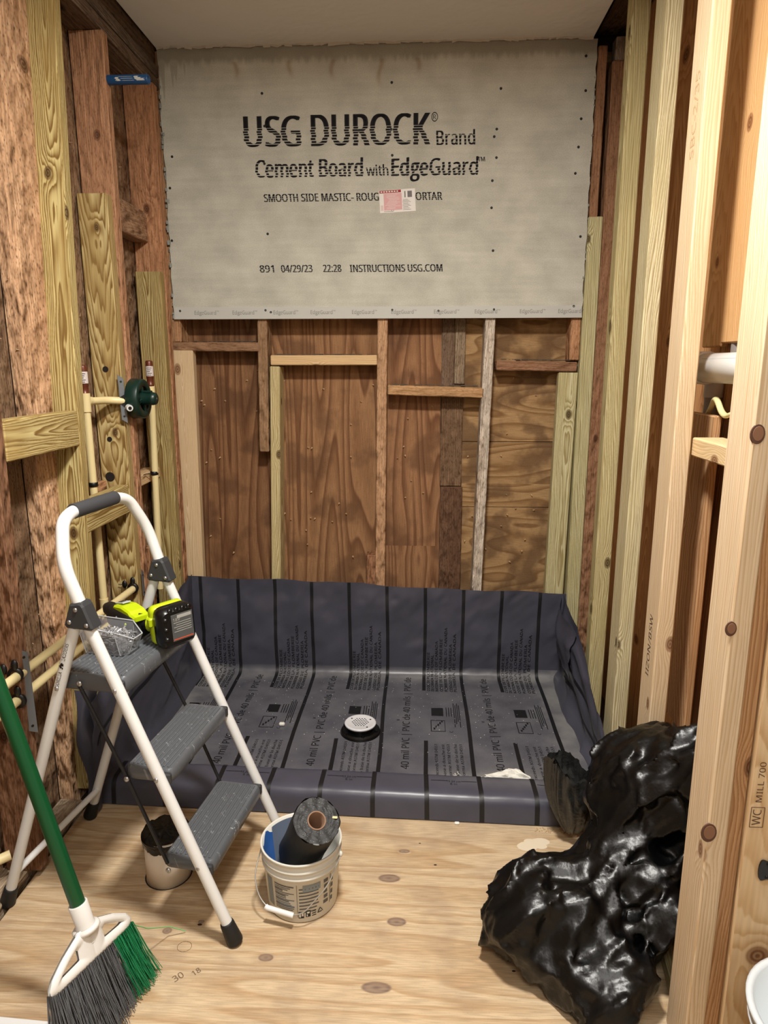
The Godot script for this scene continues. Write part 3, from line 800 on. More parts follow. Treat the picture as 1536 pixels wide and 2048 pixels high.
# ---------------------------------------------------------------- cement board
func cement_board():
	var t := thing("cement_board", "grey cement board with printed lettering screwed across the upper back wall", "cement board", Vector3(0, 1.438, 0))
	# outline: straight at the bottom, a little ragged at both ends
	rng.seed = 31
	var poly := PackedVector2Array()
	poly.append(Vector2(-0.760, 0.0)); poly.append(Vector2(0.762, 0.0))
	for i in range(1, 30): poly.append(Vector2(0.762 + rng.randf_range(-0.0035, 0.002), 0.914 * i / 30.0))
	poly.append(Vector2(0.762, 0.912)); poly.append(Vector2(-0.762, 0.912))
	for i in range(29, 0, -1): poly.append(Vector2(-0.760 + rng.randf_range(-0.003, 0.005), 0.914 * i / 30.0))
	var W := 1024
	var H := 640
	var fine := field(71, 0.45, 2, W, H, W, H)
	var big := field(72, 0.02, 4, W / 2, H / 2, W, H)
	var horiz := field(73, 0.06, 3, 64, H, W, H)
	var rag := field(74, 0.05, 3, W, 24, W, H)
	var b := PackedByteArray()
	b.resize(W * H * 3)
	for y in H:
		var v := 1.0 - float(y) / H          # 1 at the top
		var vm := v * 0.914
		for x in W:
			var i := y * W + x
			var xm := (float(x) / W - 0.5) * 1.524
			var s := 1.0 + (fine[i] - 0.5) * 0.20 + (big[i] - 0.5) * 0.12 + (horiz[i] - 0.5) * 0.05
			var c := Vector3(0.735, 0.725, 0.672) * s
			# damp stain along the top edge and at the left corner
			var st := smoothstep(0.845 + 0.02 * rag[i], 0.872 + 0.02 * rag[i], vm) * 0.30
			if xm < -0.66: st = maxf(st, 0.20 * smoothstep(0.80, 0.83, vm + 0.3 * (rag[i] - 0.5) - (xm + 0.76) * 0.5))
			c = c.lerp(Vector3(0.47, 0.45, 0.41), st * 1.6)
			# rust runs
			for r in [[-0.487, 0.06], [-0.293, 0.055], [-0.144, 0.07], [0.021, 0.10], [0.15, 0.05]]:
				var dx: float = (xm - r[0] - 0.006 * sin(vm * 60.0 + r[0] * 9.0)) / 0.009
				var q: float = exp(-dx * dx) * smoothstep(0.862 - r[1], 0.862 - r[1] * 0.4, vm) * (1.0 - smoothstep(0.862, 0.872, vm))
				c = c.lerp(Vector3(0.50, 0.37, 0.26), q * 0.36)
			b[i * 3] = clampi(int(c.x * 255.0), 0, 255); b[i * 3 + 1] = clampi(int(c.y * 255.0), 0, 255); b[i * 3 + 2] = clampi(int(c.z * 255.0), 0, 255)
	var m := mat("cement", Color.WHITE, 0.88)
	m.albedo_texture = tex_rgb(b, W, H)
	m.metallic_specular = 0.3
	var mb := Mb.new()
	mb.uvf = func(p: Vector3, _n: Vector3): return Vector2(p.x / 1.524 + 0.5, 1.0 - p.y / 0.914)
	mb.extrude(poly, 0.0127, Transform3D(Basis(), Vector3(0, 0, -0.0127)), 0.0012)
	add("panel", mb, m, t)
	# smooth factory edge along the bottom
	add("edge_strip", Mb.new().box(Vector3(0.001, 0.021, 0.0), Vector3(1.519, 0.043, 0.0016), 0.0007), mat("edge_grey", Color(0.735, 0.73, 0.70), 0.7), t)
	# crumbs of torn mesh along the left edge
	var cr := Mb.new()
	for i in 90:
		var s := rng.randf_range(0.003, 0.011)
		cr.box(Vector3(-0.760 + rng.randf_range(-0.004, 0.006), rng.randf_range(0.0, 0.90), rng.randf_range(-0.011, 0.0005)), Vector3(s, s * 1.5, 0.004), 0.001, Transform3D())
	for i in 40:
		var s := rng.randf_range(0.002, 0.006)
		cr.box(Vector3(0.761 + rng.randf_range(-0.003, 0.003), rng.randf_range(0.1, 0.90), rng.randf_range(-0.011, 0.0005)), Vector3(s, s * 1.5, 0.004), 0.001, Transform3D())
	var crumbs := add("broken_edge", cr, mat("cement_crumb", Color(0.58, 0.58, 0.55), 0.9), t)
	crumbs.set_meta("kind", "stuff")
	# screws
	for s in [[-0.395, 0.765], [0.062, 0.791], [0.06, 0.642], [0.064, 0.558], [0.066, 0.375], [-0.39, 0.66], [-0.395, 0.537], [-0.392, 0.30], [0.44, 0.765], [0.43, 0.637], [0.422, 0.613], [0.432, 0.545], [0.420, 0.47], [0.42, 0.38], [0.43, 0.235], [0.725, 0.86], [0.73, 0.753], [0.72, 0.665], [0.716, 0.575], [0.71, 0.49], [0.74, 0.28], [0.73, 0.04], [-0.735, 0.03], [-0.41, 0.031], [-0.39, 0.024], [0.065, 0.030], [0.236, 0.026], [0.44, 0.030], [-0.745, 0.46], [-0.75, 0.28], [-0.73, 0.565]]:
		add("screw_head", Mb.new().lathe([Vector2(0, 0.0008), Vector2(0.0022, 0.0008), Vector2(0.0040, 0.0013), Vector2(0.0048, 0.0)], 10, Transform3D(Basis(Vector3.RIGHT, PI / 2), Vector3(s[0], s[1], 0))), mat("screw_dark", Color(0.10, 0.10, 0.10), 0.6, 0.2), t)
	# print: the lower part of each line is broken into bands, as a worn ink jet leaves it
	var y0 := 1.438
	var lay := func(x: float, y: float) -> Callable: return func(p: Vector2): return Vector3(x + p.x, y - y0 + p.y, 0.0006)
	var ink: Material = mats["ink"]
	var worn := [[-0.3, 0.075, 0.0], [0.10, 0.165, 0.002], [0.195, 0.265, -0.001], [0.29, 0.36, 0.002], [0.385, 0.44, 0.0], [0.46, 0.52, -0.002], [0.54, 0.60, 0.001], [0.615, 1.3, 0.0]]
	var worn2 := [[-0.35, 0.09, 0.0], [0.14, 0.24, 0.002], [0.29, 0.40, -0.001], [0.44, 0.60, 0.001], [0.64, 0.78, 0.0], [0.81, 1.3, 0.001]]
	var worn3 := [[-0.4, 0.16, 0.0012], [0.20, 0.40, 0.0008], [0.45, 0.65, 0.0], [0.69, 1.4, -0.0006]]
	for L in [
		["USG", 0.100, 0.198, -0.463, 2.030, worn], ["DUROCK", 0.101, 0.416, -0.222, 2.030, worn], ["Brand", 0.046, 0.134, 0.220, 2.027, worn3],
		["Cement Board", 0.058, 0.384, -0.427, 1.929, worn2], ["with", 0.035, 0.078, -0.029, 1.930, worn3], ["TM", 0.014, 0.025, 0.366, 1.972, worn3],
		["SMOOTH SIDE MASTIC-", 0.026, 0.325, -0.401, 1.847, worn3], ["ROUGH SIDE MORTAR", 0.026, 0.306, -0.064, 1.847, worn3],
		["891", 0.025, 0.052, -0.426, 1.604, worn3], ["04/29/23", 0.025, 0.115, -0.346, 1.604, worn3], ["22:28", 0.025, 0.066, -0.190, 1.604, worn3], ["INSTRUCTIONS USG.COM", 0.025, 0.338, -0.091, 1.603, worn3]]:
		var mb2 := Mb.new()
		put_text(mb2, L[0], L[1], L[2], lay.call(L[3], L[4]), L[5])
		var fat: float = L[1] * (0.042 if L[1] > 0.05 else 0.028 if L[1] > 0.03 else 0.050)
		for q in [Vector2(fat, 0.0), Vector2(-fat * 0.7, 0.0)]:
			put_text(mb2, L[0], L[1], L[2], lay.call(L[3] + q.x, L[4] + q.y), L[5])
		add("printed_lettering", mb2, ink, t)
	var eg := Mb.new()
	put_text(eg, "EdgeGuard", 0.056, 0.306, lay.call(0.060, 1.928), worn2, "Droid Sans")
	for q in [0.0025, 0.005]: put_text(eg, "EdgeGuard", 0.056, 0.303, lay.call(0.060 + q, 1.928 + q * 0.2), worn2, "Droid Sans")
	add("printed_lettering", eg, ink, t)
	var rg := Mb.new()
	put_text(rg, "R", 0.015, 0.011, lay.call(0.2065, 2.110), [])
	for i in 20:
		var a := TAU * i / 20.0
		var bb := TAU * (i + 1) / 20.0
		var p := Vector2(0.0115 * cos(a), 0.0155 * sin(a)); var q := Vector2(0.0115 * cos(bb), 0.0155 * sin(bb))
		var o := Vector3(0.2125, 2.1175 - y0, 0.0006)
		rg.quad(o + Vector3(p.x * 0.8, p.y * 0.8, 0), o + Vector3(p.x, p.y, 0), o + Vector3(q.x, q.y, 0), o + Vector3(q.x * 0.8, q.y * 0.8, 0))
	add("printed_lettering", rg, ink, t)
	var faint := mat("faint_ink", Color(0.46, 0.45, 0.43), 0.8)
	var strip := Mb.new()
	for x in [-0.68, -0.535, -0.38, -0.24, -0.085, 0.062, 0.22, 0.37, 0.535, 0.675]:
		put_text(strip, "EdgeGuard", 0.0135, 0.082, func(p: Vector2): return Vector3(x + p.x, 0.0165 + p.y, 0.0013), [[-0.4, 0.35, 0.0], [0.42, 0.7, 0.0], [0.76, 1.3, 0.0]])
		put_text(strip, "TM", 0.004, 0.009, func(p: Vector2): return Vector3(x + 0.084 + p.x, 0.0265 + p.y, 0.0013))
	add("printed_lettering", strip, faint, t)
	# stuck-on label
	var s := thing("paper_label", "red and white paper label stuck on the cement board", "label", Vector3(0.083, 1.845, 0.0006))
	s.rotation.z = 0.052
	var pm := mat("label_white", Color(0.90, 0.88, 0.85), 0.6)
	add("paper", Mb.new().box(Vector3.ZERO, Vector3(0.129, 0.076, 0.0008), 0.0003), pm, s)
	var pink := mat("label_pink", Color(0.86, 0.66, 0.66), 0.7)
	var red := mat("label_red", Color(0.62, 0.10, 0.16), 0.7)
	var gr := mat("label_grey", Color(0.45, 0.43, 0.43), 0.7)
	var z := 0.0006
	var flat := func(x0: float, yy0: float, x1: float, y1: float, mm: Material, called := "printed_block"):
		add(called, Mb.new().box(Vector3((x0 + x1) / 2, (yy0 + y1) / 2, z), Vector3(x1 - x0, y1 - yy0, 0.0002), 0.00005), mm, s)
	flat.call(-0.063, 0.028, 0.014, 0.037, red, "printed_heading")
	flat.call(-0.049, -0.030, 0.016, 0.026, pink)
	flat.call(-0.061, -0.030, -0.051, -0.012, mat("label_pale", Color(0.86, 0.78, 0.75), 0.7))
	flat.call(0.026, 0.010, 0.030, 0.031, gr, "printed_bars"); flat.call(0.037, 0.010, 0.053, 0.031, gr, "printed_bars")
	var lines := Mb.new()
	rng.seed = 8
	for i in 9: lines.box(Vector3(0.027 + 0.5 * (0.012 + 0.004 * (i % 3)) - 0.004, 0.003 - i * 0.0042, z), Vector3(0.018 + 0.006 * (i % 3), 0.0012, 0.0003), 0.0001)
	lines.box(Vector3(-0.035, -0.0335, z), Vector3(0.03, 0.0014, 0.0003), 0.0001)
	add("printed_lines", lines, gr, s).set_meta("kind", "stuff")
	var wl := Mb.new()
	for i in 12: wl.box(Vector3(-0.018 + rng.randf_range(-0.008, 0.008), 0.021 - i * 0.0042, z + 0.0002), Vector3(rng.randf_range(0.03, 0.046), 0.0010, 0.0003), 0.0001)
	for i in 7: wl.box(Vector3(-0.056 + i * 0.0095, 0.0325, z + 0.0002), Vector3(0.006, 0.004, 0.0003), 0.0001)
	add("printed_lines", wl, pm, s).set_meta("kind", "stuff")

# ---------------------------------------------------------------- shower pan liner
const LX := 0.765
const MX := 0.776
var l_prof := PackedVector2Array()   # (z, y) along the sheet, from the top of the back wall to the floor before the kerb
var l_len := PackedFloat32Array()
var l_noise: FastNoiseLite
var l_noise2: FastNoiseLite

func liner_profile():
	var pts := [Vector2(-0.007, 0.44)]
	var arc := func(c: Vector2, r: float, a0: float, a1: float, n: int):
		for i in n + 1:
			var a := lerpf(a0, a1, float(i) / n)
			pts.append(c + Vector2(cos(a), sin(a)) * r)
	for i in 14: pts.append(Vector2(-0.007, 0.44 - 0.40 * (i + 1) / 14.0))
	arc.call(Vector2(0.028, 0.041), 0.035, PI, PI * 1.5, 6)
	for i in 16: pts.append(Vector2(0.028 + 0.73 * (i + 1) / 16.0, 0.006))
	arc.call(Vector2(0.772, 0.020), 0.014, -PI / 2, 0.0, 4)
	pts.append(Vector2(0.788, 0.045))
	arc.call(Vector2(0.803, 0.062), 0.014, PI, PI / 2, 4)
	for i in 4: pts.append(Vector2(0.803 + 0.072 * (i + 1) / 5.0, 0.0765))
	arc.call(Vector2(0.872, 0.046), 0.0305, PI / 2, 0.0, 8)
	for i in 3: pts.append(Vector2(0.9035 + 0.002 * (i + 1), 0.044 - 0.0135 * (i + 1)))
	l_prof = PackedVector2Array(pts)
	l_len.resize(pts.size())
	var s := 0.0
	for i in pts.size():
		if i > 0: s += pts[i].distance_to(pts[i - 1])
		l_len[i] = s

# point of the sheet at x, s metres down from its top edge, lifted by d
func liner_at(x: float, s: float, d := 0.0) -> Vector3:
	var i := 0
	while i < l_len.size() - 2 and l_len[i + 1] < s: i += 1
	var f := clampf((s - l_len[i]) / maxf(l_len[i + 1] - l_len[i], 1e-6), 0.0, 1.0)
	var p := l_prof[i].lerp(l_prof[i + 1], f)
	var tg := (l_prof[i + 1] - l_prof[i]).normalized()
	var nn := Vector2(tg.y, -tg.x) * -1.0
	if s < 0.4: nn = Vector2(1, 0)
	# soft bulges on the wall, faint ones on the floor
	var wall := 1.0 - smoothstep(0.30, 0.44, s)
	var bump := (l_noise.get_noise_2d(x * 100.0, s * 100.0) * 0.010 + l_noise2.get_noise_2d(x * 100.0 + s * 60.0, s * 60.0) * 0.004) * wall + l_noise2.get_noise_2d(x * 100.0, s * 100.0) * 0.0012
	for k in [[-0.62, 0.0, 0.10], [-0.52, 0.0, 0.10], [-0.365, 0.0, 0.095], [-0.215, 0.0, 0.105], [-0.05, 0.0, 0.105], [0.075, 0.0, 0.10], [0.27, 0.0, 0.10], [0.41, 0.0, 0.10], [0.555, 0.0, 0.09]]:
		var q: float = ((x - k[0]) * (x - k[0]) + (s - k[2]) * (s - k[2])) / 0.00018
		if q < 9.0: bump -= 0.0045 * exp(-q)
	p += nn * (bump + 0.007 * wall + d)
	if p.y < 0.001 + d: p.y = 0.001 + d
	var skew := smoothstep(0.60, 0.80, p.x) * 0.03 * x
	return Vector3(x, p.y, p.x + skew)

func liner_top(x: float) -> float:      # how far the top edge hangs below 0.44 m
	return 0.012 + (x + 0.78) * 0.037 + 0.004 * sin(x * 7.0) + 0.003 * sin(x * 19.0)

func side_top(z: float, right: bool) -> float:
	if right:
		if z < 0.28: return lerpf(0.372, 0.335, z / 0.28) + 0.004 * sin(z * 26.0)
		if z < 0.62: return lerpf(0.335, 0.195, (z - 0.28) / 0.34) + 0.006 * sin(z * 17.0)
		return lerpf(0.195, 0.085, smoothstep(0.62, 0.90, z))
	return lerpf(0.432, 0.40, smoothstep(0.0, 0.5, z)) - 0.06 * smoothstep(0.7, 0.95, z)

func liner_side(z: float, v: float, right: bool, d := 0.0) -> Vector3:
	var y := lerpf(side_top(z, right), 0.006 + 0.07 * smoothstep(0.775, 0.80, z) * (1.0 - smoothstep(0.88, 0.91, z)), v)
	var sgn := 1.0 if right else -1.0
	# folds run slantwise, from the back top towards the front bottom
	var q := z * 0.55 + y * 0.95 + (4.0 if right else 0.0)
	var e := z * 0.95 - y * 0.45
	var w := l_noise.get_noise_2d(q * 95.0, e * 34.0)
	var crease := pow(clampf(1.0 - absf(l_noise.get_noise_2d(q * 80.0 + 50.0, e * 22.0)) * 2.2, 0.0, 1.0), 3.0)
	var amp := 0.030 if right else 0.020
	var off := 0.008 + amp * 0.55 * (w + 0.4) + amp * 0.55 * crease
	off *= 0.45 + 0.55 * smoothstep(0.0, 0.25, v)
	off = off * (smoothstep(0.0, 0.10, z) * 0.9 + 0.1) + 0.010
	off = off * (1.0 - 0.35 * v) + 0.03 * smoothstep(0.86, 1.0, v) * (0.0 if z > 0.76 else 1.0)
	return Vector3(sgn * (LX - off - d), y, z)

func liner():
	l_noise = noise(81, 0.045, 2)
	l_noise2 = noise(82, 0.11, 3)
	liner_profile()
	var t := thing("shower_pan_liner", "dark grey vinyl shower pan liner with black printed stripes, folded up the walls", "shower liner")
	# colour: grey-violet vinyl, with plaster dust lying along the folds and over the floor
	var W := 1024
	var H := 1024
	var n1 := field(83, 0.02, 4, W / 2, H / 2, W, H)
	var n2 := field(84, 0.35, 2, W, H, W, H)
	var b := PackedByteArray()
	b.resize(W * H * 3)
	var S: float = l_len[-1]
	for y in H:
		var s := S * y / H
		for x in W:
			var i := y * W + x
			var xm := (float(x) / W - 0.5) * 2.0 * LX
			var c := Vector3(0.285, 0.285, 0.328) * (1.0 + (n1[i] - 0.5) * 0.12)
			var dust := 0.0
			if s > 0.40:
				var back := exp(-pow((s - 0.445) / 0.045, 2.0)) * 0.55
				var flo := 0.30 * smoothstep(0.43, 0.55, s) * (1.0 - smoothstep(1.2, 1.25, s))
				var edge := exp(-pow((absf(xm) - 0.70) / 0.07, 2.0)) * 0.45 * (1.0 - smoothstep(0.9, 1.15, s))
				var scrap := exp(-pow((s - 1.14) / 0.04, 2.0)) * exp(-pow((xm - 0.42) / 0.16, 2.0)) * 0.6
				var kerb := exp(-pow((s - 1.30) / 0.03, 2.0)) * exp(-pow((xm - 0.42) / 0.16, 2.0)) * 0.35
				dust = (back + flo + edge + scrap + kerb) * (0.45 + n1[i] * 1.0)
				if n2[i] > 0.70: dust += (n2[i] - 0.70) * 3.0 * (flo * 2.0 + edge + scrap * 2.0)
			c = c.lerp(Vector3(0.54, 0.535, 0.52), clampf(dust, 0.0, 0.85))
			b[i * 3] = clampi(int(c.x * 255.0), 0, 255); b[i * 3 + 1] = clampi(int(c.y * 255.0), 0, 255); b[i * 3 + 2] = clampi(int(c.z * 255.0), 0, 255)
	var m := mat("vinyl", Color.WHITE, 0.33)
	m.albedo_texture = tex_rgb(b, W, H)
	m.metallic_specular = 0.45
	var mb := Mb.new()
	var s_of := func(u: float, v: float) -> float: return lerpf(liner_top(lerpf(-MX, MX, u)), S, v)
	# denser rows where the sheet bends
	var f_main := func(u: float, v: float) -> Vector3: return liner_at(lerpf(-MX, MX, u), s_of.call(u, v))
	mb.sheet(120, 130, f_main, 1, func(u: float, v: float): return Vector2(u, s_of.call(u, v) / S))
	var uv_side := func(a: float, v: float, right: bool): return Vector2(0.93 + 0.06 * a if right else 0.01 + 0.06 * a, 0.02 + 0.22 * v)
	mb.sheet(84, 26, func(a: float, v: float) -> Vector3: return liner_side(lerpf(0.93, -0.004, a), v, false), 2, func(a: float, v: float): return uv_side.call(a, v, false))
	mb.sheet(84, 26, func(a: float, v: float) -> Vector3: return liner_side(lerpf(-0.004, 0.90, a), v, true), 3, func(a: float, v: float): return uv_side.call(a, v, true))
	# the gathered fold in the right back corner and the loose flap of the left front corner
	mb.sheet(16, 14, func(a: float, v: float) -> Vector3:
		var p := liner_side(lerpf(0.02, 0.30, a), v * 0.55, true)
		return p + Vector3(-0.010 - 0.018 * sin(PI * a) * (1.0 - v * 0.8), -0.006 - 0.010 * sin(a * 5.0) * (1.0 - v), 0.0), 4, func(a: float, v: float): return uv_side.call(a, v, true))
	mb.sheet(10, 18, func(a: float, v: float) -> Vector3:
		return Vector3(-0.80 + 0.055 * a + 0.008 * sin(v * 9.0 + a * 3.0), lerpf(0.37, 0.02, v), 0.897 + 0.012 * sin(v * 6.0) + 0.02 * a - 0.05 * a * a), 5, func(a: float, v: float): return uv_side.call(a, v, false))
	add("membrane", mb, m, t)
	# stripes
	var ink := mat("liner_ink", Color(0.070, 0.070, 0.082), 0.5)
	for k in 10:
		var x := -0.721 + 0.1535 * k
		var runs := [[liner_top(x) + 0.001, S - 0.001]]
		if k % 2 == 0: runs = [[liner_top(x) + 0.001, 0.56], [0.93, S - 0.001]]
		for r in runs:
			var n := int((r[1] - r[0]) / 0.012) + 1
			add("printed_stripe", Mb.new().sheet(1, n, func(u: float, v: float) -> Vector3:
				var s := lerpf(r[0], r[1], v)
				return liner_at(x + (u - 0.5) * 0.0135 + 0.002 * sin(s * 9.0 + k), s, 0.0008), 1), ink, t)
	for z0 in [[0.04, 0.90, false], [0.06, 0.80, true], [0.03, 0.72, true]]:
		var sd: bool = z0[2]
		var hh: float = 0.45 if z0[0] < 0.05 else 0.75
		add("printed_stripe", Mb.new().sheet(60, 1, func(a: float, v: float) -> Vector3:
			return liner_side(lerpf(z0[0], z0[1], a) if sd else lerpf(z0[1], z0[0], a), hh + (v - 0.5) * 0.04, sd, 0.0012), 1), ink, t)
	# lettering, reading away from the viewer and on up the wall
	var run := func(x: float, s0: float) -> Callable: return func(p: Vector2): return liner_at(x - p.y, s0 - p.x, 0.0009)
	var floor_lines := [["exceeds ASTM D4551", 0.040], ["base a douche est", 0.064], ["norme ASTM D4551", 0.082], ["la base de la ducha", 0.106], ["norma ASTM D4551", 0.124]]
	var wall_lines := [["CODE DE PLOMBERIE", 0.022, 0.235], ["DU CANADA NATIONAL", 0.038, 0.225], ["NATIONAL CODE OF CANADA", 0.055, 0.285], ["CODE DE LA PLOMBERIE", 0.073, 0.295], ["PLOMBERIE NATIONAL DU CANADA", 0.092, 0.345], ["CODIGO DE PLOMERIA", 0.112, 0.275], ["PLOMERIA DE CANADA", 0.128, 0.320]]
	for k in [0, 2, 4, 6, 8]:
		var x: float = -0.721 + 0.1535 * k
		var tx := Mb.new()
		put_text(tx, "40 mil PVC | PVC de 40 mils | PVC de", 0.026, 0.65, run.call(x - 0.055, 1.100))
		add("printed_lettering", tx, ink, t)
		var tl := Mb.new()
		for L in floor_lines: put_text(tl, L[0], 0.0098, 0.185, run.call(x + L[1], 1.135))
		add("printed_lettering", tl, ink, t)
		var tw := Mb.new()
		for L in wall_lines:
			put_text(tw, L[0], 0.0105, L[2], run.call(x + L[1], 0.565))
			put_text(tw, L[0], 0.0105, L[2], run.call(x + L[1] - 0.0012, 0.5645))
		add("printed_lettering", tw, ink, t)
		# small picture of the roll, its lines, and the arrow mark on the kerb
		var pic := Mb.new()
		var patch := func(xa: float, sa: float, xb: float, sb: float):
			pic.sheet(3, 3, func(u: float, v: float) -> Vector3: return liner_at(lerpf(xa, xb, u), lerpf(sa, sb, v), 0.0008))
		patch.call(x + 0.024, 0.700, x + 0.068, 0.758)
		for i in 3: patch.call(x + 0.078 + i * 0.009, 0.695, x + 0.081 + i * 0.009, 0.76)
		for i in 4: patch.call(x + 0.106 + i * 0.0065, 0.66 + 0.015 * (i % 2), x + 0.109 + i * 0.0065, 0.835 - 0.02 * (i % 3))
		patch.call(x + 0.02, 0.79, x + 0.023, 0.868); patch.call(x + 0.07, 0.79, x + 0.072, 0.868); patch.call(x + 0.02, 0.79, x + 0.07, 0.793); patch.call(x + 0.02, 0.865, x + 0.07, 0.868)
		for i in 5: patch.call(x + 0.030 + i * 0.007, 0.855 - i * 0.013, x + 0.036 + i * 0.007, 0.842 - i * 0.013)
		patch.call(x + 0.012, S - 0.135, x + 0.060, S - 0.133); patch.call(x + 0.10, S - 0.135, x + 0.145, S - 0.133)
		put_text(pic, "15.24 cm", 0.009, 0.040, func(p: Vector2): return liner_at(x + 0.058 + p.x, S - 0.128 - p.y, 0.0009))
		put_text(pic, "6 in", 0.009, 0.020, func(p: Vector2): return liner_at(x + 0.068 + p.x, S - 0.115 - p.y, 0.0009))
		put_text(pic, "C", 0.012, 0.010, run.call(x + 0.098, 0.872))
		put_text(pic, "v", 0.014, 0.012, run.call(x - 0.092, 0.80))
		add("printed_picture", pic, ink, t)

func drain():
	var c := Vector3(-0.028, 0.006, 0.452)
	var t := thing("floor_drain", "round white drain grate on a black collar in the middle of the liner", "drain", c)
	add("clamp_ring", Mb.new().lathe([Vector2(0.030, 0.012), Vector2(0.060, 0.012), Vector2(0.068, 0.008), Vector2(0.071, 0.0), Vector2(0.030, 0.0)], 36, Transform3D(), -1), mat("drain_black", Color(0.025, 0.025, 0.027), 0.35), t)
	add("barrel", Mb.new().lathe([Vector2(0.0, 0.03), Vector2(0.045, 0.03), Vector2(0.045, 0.004)], 32, Transform3D(), -1), mats["drain_black"], t)
	for i in 6:
		var a := TAU * i / 6.0 + 0.3
		add("clamp_bolt", Mb.new().cyl(Vector3(0.059 * cos(a), 0.008, 0.059 * sin(a)), Vector3(0.059 * cos(a), 0.017, 0.059 * sin(a)), 0.0055, 6), mats["drain_black"], t)
	var g := add("grate", Mb.new().lathe([Vector2(0, 0.0365), Vector2(0.048, 0.0365), Vector2(0.0495, 0.037), Vector2(0.054, 0.0365), Vector2(0.0555, 0.034), Vector2(0.054, 0.029), Vector2(0, 0.029)], 44), mat("grate_white", Color(0.86, 0.86, 0.87), 0.35), t)
	var holes := Mb.new()
	for i in range(-3, 4):
		for j in range(-3, 4):
			var p := Vector2((i + 0.5 * (j & 1)) * 0.0092, j * 0.0078)
			if p.length() < 0.029: holes.cyl(Vector3(p.x, 0.0362, p.y), Vector3(p.x, 0.0369, p.y), 0.0030, 4)
	add("grate_holes", holes, mats["black"], g)
	for p in [Vector2(0.034, -0.020), Vector2(-0.032, -0.024), Vector2(0.026, 0.033)]:
		add("grate_screw", Mb.new().cyl(Vector3(p.x, 0.0362, p.y), Vector3(p.x, 0.0369, p.y), 0.0035, 8), mats["black"], g)

# ---------------------------------------------------------------- pipes
func arc_path(pts: Array, r: float, n := 6) -> Array:
	# rounds the corners of a polyline
	var out := [pts[0]]
	for i in range(1, pts.size() - 1):
		var a: Vector3 = (pts[i - 1] - pts[i]).normalized()
		var b: Vector3 = (pts[i + 1] - pts[i]).normalized()
		var rr := minf(r, minf((pts[i - 1] - pts[i]).length(), (pts[i + 1] - pts[i]).length()) * 0.48)
		for k in n + 1:
			var f := float(k) / n
			out.append((pts[i] + a * rr * (1.0 - f)).lerp(pts[i] + b * rr * f, f))
	out.append(pts[-1])
	return out

func arrester(parent: Node, at: Vector3):
	add("arrester", Mb.new().lathe([Vector2(0, 0.088), Vector2(0.0105, 0.087), Vector2(0.0125, 0.083), Vector2(0.0125, 0.075), Vector2(0.0130, 0.073), Vector2(0.0130, 0.026), Vector2(0.0118, 0.024), Vector2(0.0118, 0.008), Vector2(0.0135, 0.006), Vector2(0.0135, 0.0), Vector2(0, 0)], 18, Transform3D(Basis(), at)), mats["copper"], parent)
	var m := mat("sticker", Color(0.84, 0.80, 0.78), 0.5)
	var mb := Mb.new()
	mb.sheet(8, 1, func(u: float, v: float) -> Vector3:
		var a := lerpf(-2.5, -0.25, u) + 1.9
		return at + Vector3(0.0133 * sin(a), lerpf(0.068, 0.034, v), 0.0133 * cos(a)))
	add("sticker", mb, m, parent)
	var mk := Mb.new()
	for i in 5:
		mk.sheet(5, 1, func(u: float, v: float) -> Vector3:
			var a := lerpf(-0.35 + 0.1 * (i % 2), 0.9 - 0.2 * (i % 3), u)
			return at + Vector3(0.0136 * sin(a), 0.063 - i * 0.006 - 0.0022 * v, 0.0136 * cos(a)))
	add("sticker_print", mk, mat("sticker_ink", Color(0.30, 0.25, 0.28), 0.7), parent)

func clip(parent: Node, at: Vector3, h := 0.014, r := 0.0130):
	add("pipe_strap", Mb.new().lathe([Vector2(r, 0), Vector2(r + 0.0012, 0.001), Vector2(r + 0.0012, h - 0.001), Vector2(r, h)], 16, Transform3D(Basis(), at)), mats["black"], parent)

